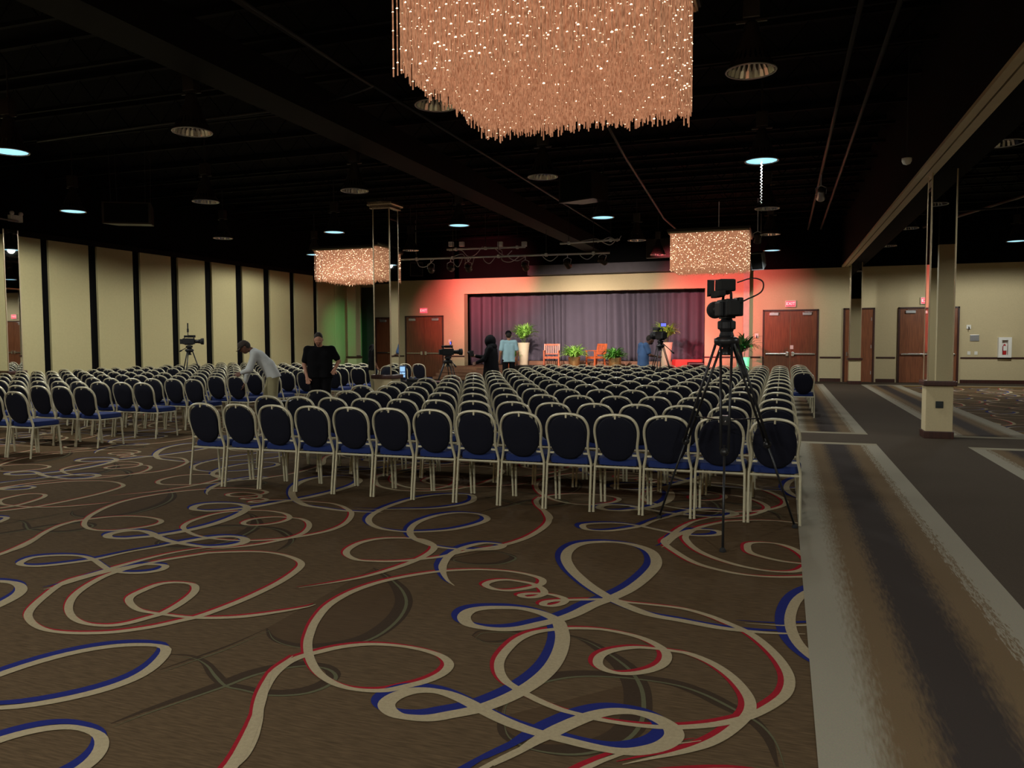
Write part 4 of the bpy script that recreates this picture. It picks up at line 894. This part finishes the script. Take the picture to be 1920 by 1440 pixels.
M_SCR = mat('screen_dark', (.02, .03, .06), .3, var=0, emit=(.05, .1, .2), estr=1.0); M_SCT = mat('screen_tile', (.2, .35, .5), .3, var=.3, scale=14, emit=(.28, .5, .75), estr=1.1)
sf = MB().box(-.125, .125, -.014, -.0105, .07, .32).build('screen', M_SCR, mn)
for r_ in range(3):
    for q in range(3 if r_ < 2 else 2):
        w_ = .07 if r_ < 2 else .11; a = -.118+q*(w_+.012); z = .082+r_*.055 if r_ < 2 else .20
        MB().box(a, a+w_, -.0155, -.0145, z, z+(.042 if r_ < 2 else .10)).build('screen_tile', M_SCT, sf)
sw = empty('video_switcher', (sc_.x+.42, 15.12, .735), .05, 'flat black video switcher with rows of buttons on the control table', 'switcher')
MB().rbox(-.22, .22, -.13, .13, 0, .05, .01).build('case', M_CAMB, sw)
for r_ in range(2):
    for q in range(10): MB().rbox(-.19+q*.038, -.165+q*.038, -.09+r_*.06, -.05+r_*.06, .05, .058, .003).build('button', M_RUB, sw)
for k, (px, yv, w_, h_, lb) in enumerate(((545, 13.6, .24, .30, 'black equipment case behind the bending man'), (536, 12.5, .20, .22, 'small black equipment case on the floor between the two men'))):
    p = on_y(px, 740, yv); c = empty('equipment_case', (p.x, yv, 0), .2*k, lb, 'case', 'equipment cases'); MB().rbox(-w_, w_, -.2, .2, .0, h_*1.3, .02).build('case_body', M_CAMB, c); MB().tube([(-.08, 0, h_*1.3), (-.07, 0, h_*1.3+.05), (.07, 0, h_*1.3+.05), (.08, 0, h_*1.3)], .01, 6).build('carry_handle', M_RUB, c); MB().box(-w_*.5, -w_*.5+.05, -.21, -.2, h_*.8, h_*1.0).build('latch', M_STEEL, c)

# ================================================================== PEOPLE
def blob_mesh(name, bones, m_, parent, h=.012, k=.03, cut=None):
    """one continuous surface around tapered bones (a, b, ra, rb): smooth-union distance field, meshed by surface nets"""
    A = np.array([[*b[0]] for b in bones], float); B = np.array([[*b[1]] for b in bones], float); RA = np.array([b[2] for b in bones]); RB = np.array([b[3] for b in bones])
    pad = k+3*h; rm = np.maximum(RA, RB)[:, None]
    lo = np.minimum(A, B)-rm; hi = np.maximum(A, B)+rm; o0 = lo.min(0)-pad; n = (np.ceil((hi.max(0)+pad-o0)/h)).astype(int)+1
    D = np.full(n, 1.0, np.float32)
    for a, b, ra, rb, l_, u_ in zip(A, B, RA, RB, lo, hi):
        i0 = np.maximum(0, ((l_-pad-o0)/h).astype(int)); i1 = np.minimum(n, ((u_+pad-o0)/h).astype(int)+2)
        g = np.stack(np.meshgrid(*[o0[q]+h*np.arange(i0[q], i1[q]) for q in range(3)], indexing='ij'), -1)
        ab = b-a; t = np.clip(((g-a) @ ab)/max(1e-9, ab @ ab), 0, 1)
        d = np.linalg.norm(g-a-t[..., None]*ab, axis=-1)-(ra+(rb-ra)*t)
        s = (slice(i0[0], i1[0]), slice(i0[1], i1[1]), slice(i0[2], i1[2])); e = D[s]
        w_ = np.clip(.5+.5*(e-d)/k, 0, 1); D[s] = e*(1-w_)+d*w_-k*w_*(1-w_)
    if cut:
        g = [o0[q]+h*np.arange(n[q]) for q in range(3)]; cp_, cn_ = cut
        pl = (cp_[0]-g[0][:, None, None])*cn_[0]+(cp_[1]-g[1][None, :, None])*cn_[1]+(cp_[2]-g[2][None, None, :])*cn_[2]; D = np.maximum(D, pl.astype(np.float32))
    neg = D < 0; c = [x-1 for x in D.shape]; acc = np.zeros((*c, 3), np.float32); cnt = np.zeros(c, np.int32)
    cor = [(x, y, z) for x in (0, 1) for y in (0, 1) for z in (0, 1)]
    sub = lambda arr, q: arr[q[0]:q[0]+c[0], q[1]:q[1]+c[1], q[2]:q[2]+c[2]]
    for q in cor:
        for ax in range(3):
            if q[ax]: continue
            r = tuple(v+(1 if w == ax else 0) for w, v in enumerate(q)); d0, d1 = sub(D, q), sub(D, r); mk = sub(neg, q) != sub(neg, r)
            t = np.where(mk, d0/np.where(mk, d0-d1, 1), 0)
            for w in range(3): acc[..., w] += np.where(mk, q[w]+(t if w == ax else 0), 0)
            cnt += mk
    act = cnt > 0; idx = np.full(c, -1, np.int64); idx[act] = np.arange(act.sum())
    P = np.argwhere(act)+acc[act]/cnt[act][:, None]; V = o0+P*h; Fc = []
    for ax in range(3):
        u, v = [q for q in range(3) if q != ax]
        sl0 = [slice(None)]*3; sl1 = [slice(None)]*3; sl0[ax] = slice(0, -1); sl1[ax] = slice(1, None)
        a0, a1 = neg[tuple(sl0)], neg[tuple(sl1)]; E_ = np.argwhere(a0 != a1); E_ = E_[(E_[:, u] > 0) & (E_[:, v] > 0) & (E_[:, u] < D.shape[u]-1) & (E_[:, v] < D.shape[v]-1)]
        du, dv = np.eye(3, dtype=int)[u], np.eye(3, dtype=int)[v]
        q = np.stack([idx[tuple((E_-s_).T)] for s_ in (du+dv, dv, 0*du, du)], 1); fl = a0[tuple(E_.T)]
        if ax == 1: fl = ~fl
        q[~fl] = q[~fl][:, ::-1]; Fc.append(q)
    Fc = np.concatenate(Fc); me = bpy.data.meshes.new(name); me.from_pydata(V.tolist(), [], Fc.tolist()); me.materials.append(m_)
    me.polygons.foreach_set('use_smooth', [True]*len(me.polygons)); me.update()
    o = bpy.data.objects.new(name, me); COL.objects.link(o); o.parent = parent
    sm = o.modifiers.new('relax', 'SMOOTH'); sm.factor = .5; sm.iterations = 2
    return o
BASE = dict(pelvis=(0, 0, .96), waist=(0, .0, 1.12), chest=(0, .01, 1.32), neck=(0, .0, 1.49), head=(0, .02, 1.64))
for s, k in ((1, 'R'), (-1, 'L')):
    BASE.update({'sh'+k: (.18*s, 0, 1.43), 'el'+k: (.25*s, -.03, 1.15), 'wr'+k: (.26*s, .06, .91), 'hip'+k: (.095*s, 0, .90), 'kn'+k: (.11*s, .03, .50), 'an'+k: (.11*s, -.02, .09), 'toe'+k: (.13*s, .15, .045)})
def person(label, loc, rz, J, face=(0, 1, 0), skinm=None, shirt=None, sleeve='short', trousers=None, legs='long', hair=None, cap=None, shoes=None, beard=False, k=1.0, bulk=1.0, shirt_hem=.0):
    P = {a: Vector(b)*k for a, b in {**BASE, **J}.items()}; c = empty('person', loc, rz, label, 'person')
    X = lambda v: Vector((v, 0, 0)); bn = []
    for s in (-1, 1): bn += [(P['pelvis']+X(.05*s), P['waist']+X(.05*s), .085, .08), (P['waist']+X(.05*s), P['chest']+X(.06*s), .08, .085)]
    bn += [(P['chest'], P['neck'], .07, .052), (P['neck'], P['neck'].lerp(P['head'], .7), .052, .05)]; fing = []
    for s in 'RL':
        sh, el, wr = P['sh'+s], P['el'+s], P['wr'+s]
        bn += [(P['chest'].lerp(P['neck'], .5), sh, .06, .055), (sh, el, .052, .040), (el, wr, .042, .027)]
        d = (wr-el).normalized(); sd = d.cross(Vector((0, 1, 0)))
        if sd.length < .2: sd = d.cross(Vector((1, 0, 0)))
        sd.normalize(); nn = sd.cross(d)
        bn += [(wr, wr+d*.03+sd*.012, .024, .022), (wr+d*.03+sd*.016, wr+d*.08+sd*.022, .018, .016), (wr+d*.03-sd*.016, wr+d*.08-sd*.022, .018, .016)]
        for f in range(4):
            o_ = sd*(-.032+.0213*f); ln = (.062, .076, .07, .052)[f]; k0, k1, k2 = wr+d*.085+o_, wr+d*(.085+ln*.5)+o_*1.05+nn*.008, wr+d*(.085+ln*.95)+o_*1.05+nn*.030
            fing += [(k0, k1, .0095, .009), (k1, k2, .009, .0075)]
        fing += [(wr+d*.03-sd*.03, wr+d*.065-sd*.058+nn*.01, .012, .0105), (wr+d*.065-sd*.058+nn*.01, wr+d*.095-sd*.064+nn*.024, .0105, .009)]
        bn += [(P['pelvis'], P['hip'+s], .085, .085), (P['hip'+s], P['kn'+s], .082, .055), (P['kn'+s], P['kn'+s].lerp(P['an'+s], .3), .055, .056), (P['kn'+s].lerp(P['an'+s], .3), P['an'+s], .056, .036), (P['an'+s], P['toe'+s], .036, .03)]
    blob_mesh('body', bn+fing, skinm, c, .0085, .012)
    # head with brow, nose, ears, jaw
    f = Vector(face).normalized(); up = Vector((0, 0, 1)); rt = f.cross(up)
    if rt.length < .1: rt = Vector((1, 0, 0))
    rt.normalize(); up = rt.cross(f); Mh = Matrix((rt, f, up)).transposed().to_4x4(); Mh.translation = P['head']
    hd = MB().ball((0, 0, 0), .098*k, 18, .80, 1.0, 1.18, M=Mh).ball((0, .025*k, -.062*k), .062*k, 14, .88, 1.0, .95, M=Mh).ball((0, .10*k, -.012*k), .016*k, 8, .8, 1.1, 1.5, M=Mh).ball((0, .085*k, .018*k), .035*k, 8, 1.5, .6, .5, M=Mh)
    for s in (-1, 1): hd.ball((s*.080*k, -.008*k, -.008*k), .024*k, 8, .5, .8, 1.2, M=Mh)
    ho = hd.build('head', skinm, c, True)
    ey = MB(); [ey.ball((s*.032*k, .086*k, .006*k), .011*k, 8, M=Mh) for s in (-1, 1)]; ey.build('eyes', mat('eye_dark', (.03, .02, .02), .3, var=0), ho); MB().ball((0, .088*k, -.055*k), .02*k, 8, 1.3, .5, .35, M=Mh).build('mouth', mat('lip', (.16, .06, .05), .5, var=0), ho)
    if hair: MB().ball((0, -.030*k, (.010 if cap else .038)*k), .094*k, 18, .86, .98, 1.05, M=Mh).build('hair', hair, c, True)
    if beard: MB().ball((0, .035*k, -.075*k), .06*k, 14, .9, .95, .75, M=Mh).build('beard', hair or M_RUB, c, True)
    if cap:
        cp_ = MB().lathe([(.103*k, .02*k), (.105*k, .05*k), (.092*k, .095*k), (.055*k, .125*k), (.001, .132*k)], 20, M=Mh, sx=.88).build('cap', cap, c, True)
        vs = []; nn_ = 9
        for q in range(nn_): a = pi*.18+pi*.64*q/(nn_-1); vs += [Mh @ Vector((.092*k*cos(a), .098*k*sin(a), .035*k)), Mh @ Vector((.098*k*cos(a), .175*k*sin(a), .015*k))]
        pk = MB().add(vs, [(2*q, 2*q+1, 2*q+3, 2*q+2) for q in range(nn_-1)]).build('cap_peak', cap, cp_); pk.modifiers.new('t', 'SOLIDIFY').thickness = .006
    if shirt:
        b_ = bulk; ax_ = ((P['waist']-P['pelvis']).normalized()+Vector((0, 0, 1))).normalized(); hem = P['pelvis']-ax_*(shirt_hem+.06); bn = []
        for s in (-1, 1): bn += [(hem+X(.075*s*b_), P['waist']+X(.065*s*b_), .122*b_, .110*b_), (P['waist']+X(.06*s*b_), P['chest']+X(.075*s*b_), .108*b_, .108*b_)]
        bn += [(P['waist']+(P['chest']-P['waist'])*.2, P['chest'].lerp(P['neck'], .45), .11*b_, .085)]
        for s in 'RL':
            sh, el, wr = P['sh'+s], P['el'+s], P['wr'+s]; bn += [(P['chest'].lerp(P['neck'], .62), sh, .075, .070)]
            if sleeve == 'short': bn += [(sh, sh.lerp(el, .72), .073, .066)]
            else: bn += [(sh, el, .073, .058), (el, wr.lerp(el, .05), .058, .042)]
        blob_mesh('shirt', bn, shirt, c, .012, .035, (P['pelvis']-ax_*(shirt_hem+.02), ax_))
    if trousers:
        b_ = bulk; bn = []
        for s, q in ((1, 'R'), (-1, 'L')):
            hp_, kn_, an_ = P['hip'+q], P['kn'+q], P['an'+q]; bn += [(P['pelvis']+X(.055*s*b_)+Vector((0, 0, .0)), hp_, .098*b_, .098*b_)]
            if legs == 'long': bn += [(hp_, kn_, .094*b_, .075), (kn_, an_.lerp(kn_, .06), .075, .062)]
            else: bn += [(hp_, kn_.lerp(hp_, .08), .10*b_, .092)]
        blob_mesh('trousers' if legs == 'long' else 'shorts', bn, trousers, c, .012, .025)
    for s in 'RL':
        a, t = P['an'+s], P['toe'+s]; blob_mesh('shoe', [(Vector((a.x, a.y-.03, .045)), Vector((a.x, a.y+.05, .045)), .044, .043), (Vector((a.x, a.y+.05, .043)), Vector((t.x, t.y, .038)), .043, .037), (Vector((a.x, a.y, .05)), Vector((a.x, a.y, .10)), .044, .042)], shoes or M_RUB, c, .01, .02)
    return c
SK_L = mat('skin_light', srgb(170, 122, 98), .6, var=.06); SK_D = mat('skin_dark', srgb(92, 60, 44), .6, var=.06); SK_M = mat('skin_tan', srgb(150, 104, 80), .6, var=.06)
T_GREY = mat('grey_white_cloth', srgb(176, 178, 176), .9, var=.08, scale=12, bump=.3, bscale=14); T_KHAKI = mat('khaki_cloth', srgb(132, 124, 92), .9, var=.08, scale=12, bump=.25, bscale=14)
T_BLK = mat('black_garment', (.0055, .0055, .0065), .95, var=.2, spec=.08, bump=.25, bscale=14); T_BLUE = mat('pale_blue_cloth', srgb(150, 182, 190), .9, var=.06, bump=.25, bscale=14)
T_DBLUE = mat('denim_blue_cloth', srgb(70, 98, 140), .9, var=.08, bump=.25, bscale=14); T_BRN = mat('dark_cap', srgb(50, 42, 36), .9, var=.1); H_DK = mat('dark_hair', (.02, .014, .01), .8, var=.2)
def spot(px, d): r = ray(px, 690); p = Vector((0, 0, EYE))+r*d; return Vector((p.x, p.y, .005))
def face_cam(p): return atan2(-p.y, -p.x)-pi/2      # local +y towards the camera
p1 = spot(506, 15.0)
person('man in a grey long sleeved shirt, khaki shorts and dark cap bending over the chairs', p1, face_cam(p1)-pi/2,
       dict(pelvis=(0, -.06, .97), waist=(0, .03, 1.12), chest=(0, .20, 1.30), neck=(0, .33, 1.42), head=(0, .45, 1.475), shR=(.17, .27, 1.34), elR=(.20, .38, 1.06), wrR=(.20, .46, .80), shL=(-.17, .27, 1.34), elL=(-.22, .36, 1.06), wrL=(-.12, .50, 1.0), hipR=(.095, -.05, .90), hipL=(-.095, -.05, .90), knR=(.12, .06, .50), knL=(-.12, -.04, .50), anR=(.12, .02, .09), anL=(-.12, -.12, .09), toeR=(.13, .20, .045), toeL=(-.13, .06, .045)),
       face=(0, .80, -.55), skinm=SK_D, shirt=T_GREY, sleeve='long', trousers=T_KHAKI, legs='short', hair=H_DK, cap=T_BRN, bulk=1.12, shirt_hem=.06)
p2 = spot(600, 15.0)
person('heavyset man in a black shirt and trousers looking down with bowed head', p2, face_cam(p2),
       dict(neck=(0, .05, 1.49), head=(.02, .13, 1.61), shR=(.22, 0, 1.42), shL=(-.22, 0, 1.42), elL=(-.35, -.03, 1.20), wrL=(-.27, .10, 1.05), elR=(.29, -.02, 1.14), wrR=(.24, .10, .90)),
       face=(0, .72, -.62), skinm=SK_L, shirt=T_BLK, sleeve='short', trousers=T_BLK, hair=H_DK, bulk=1.32, shirt_hem=.05)
p3 = spot(704, 17.4)
person('man in a black shirt and beige shorts half hidden behind the middle pillar', p3, face_cam(p3)+pi*.6, dict(neck=(0, .06, 1.47), head=(0, .14, 1.57)), face=(0, .8, -.5), skinm=SK_D, shirt=T_BLK, trousers=T_KHAKI, legs='short', hair=H_DK, bulk=1.15)
p5 = spot(954, 24.2)
person('man in a pale blue shirt and black cap seen from behind near the stage', p5, face_cam(p5)+pi+.25, {}, face=(.15, 1, .05), skinm=SK_M, shirt=T_BLUE, trousers=T_BLK, hair=H_DK, cap=T_BLK, k=1.06, bulk=1.05, shirt_hem=.08)
p6 = spot(1206, 21.8)
person('bearded man in a blue shirt leaning beside the camera in the chair rows', p6, face_cam(p6)+pi*.62, dict(chest=(0, .06, 1.30), neck=(0, .12, 1.45), head=(0, .20, 1.57), elR=(.25, .10, 1.16), wrR=(.22, .30, 1.12)), face=(0, 1, -.15), skinm=SK_D, shirt=T_DBLUE, trousers=T_DBLUE, hair=H_DK, beard=True, bulk=1.12, shirt_hem=.08)
# hooded figure in black
p4 = spot(921, 20.0)
hp = person('person in a long black robe and hood holding up a small camera', p4, face_cam(p4)-pi*.55,
            dict(elR=(.22, .18, 1.14), wrR=(.14, .42, 1.18), elL=(-.22, .16, 1.10), wrL=(-.05, .36, 1.02), head=(0, .05, 1.55), neck=(0, .02, 1.42), chest=(0, .01, 1.27), shR=(.17, 0, 1.37), shL=(-.17, 0, 1.37)), face=(0, 1, -.1), skinm=SK_D, shirt=T_BLK, sleeve='long', hair=H_DK, bulk=1.15)
rb = MB(); vs, fs = [], []; prof = [(.33, .03), (.31, .3), (.27, .7), (.235, .98), (.225, 1.2), (.20, 1.36), (.10, 1.46)]; nq = 36
for r, z in prof:
    for j in range(nq): a = 2*pi*j/nq; q = r*(1+.05*sin(9*a)*(1-z/1.5)); vs.append((q*cos(a), q*.78*sin(a), z))
for i in range(len(prof)-1):
    for j in range(nq): fs.append((i*nq+j, i*nq+(j+1) % nq, (i+1)*nq+(j+1) % nq, (i+1)*nq+j))
rb.add(vs, fs).build('robe', T_BLK, hp, True)
MB().ball((0, .02, 1.56), .145, 18, .86, 1, 1.15).ball((0, -.02, 1.42), .16, 16, 1.05, .85, .7).build('hood', T_BLK, hp, True)
wp = hp.matrix_basis @ Vector((.10, .52, 1.24)); vc = empty('handheld_camera', wp, hp.rotation_euler.z, 'small dark handheld camera raised by the robed person', 'camera')
MB().rbox(-.035, .035, -.05, .05, -.06, .08, .008).build('camera_body', M_CAMB, vc); MB().lathe([(.03, 0), (.033, .05), (.026, .055)], 14, M=Matrix.Translation((0, .05, .03)) @ Matrix.Rotation(-pi/2, 4, 'X')).build('lens', M_RUB, vc)
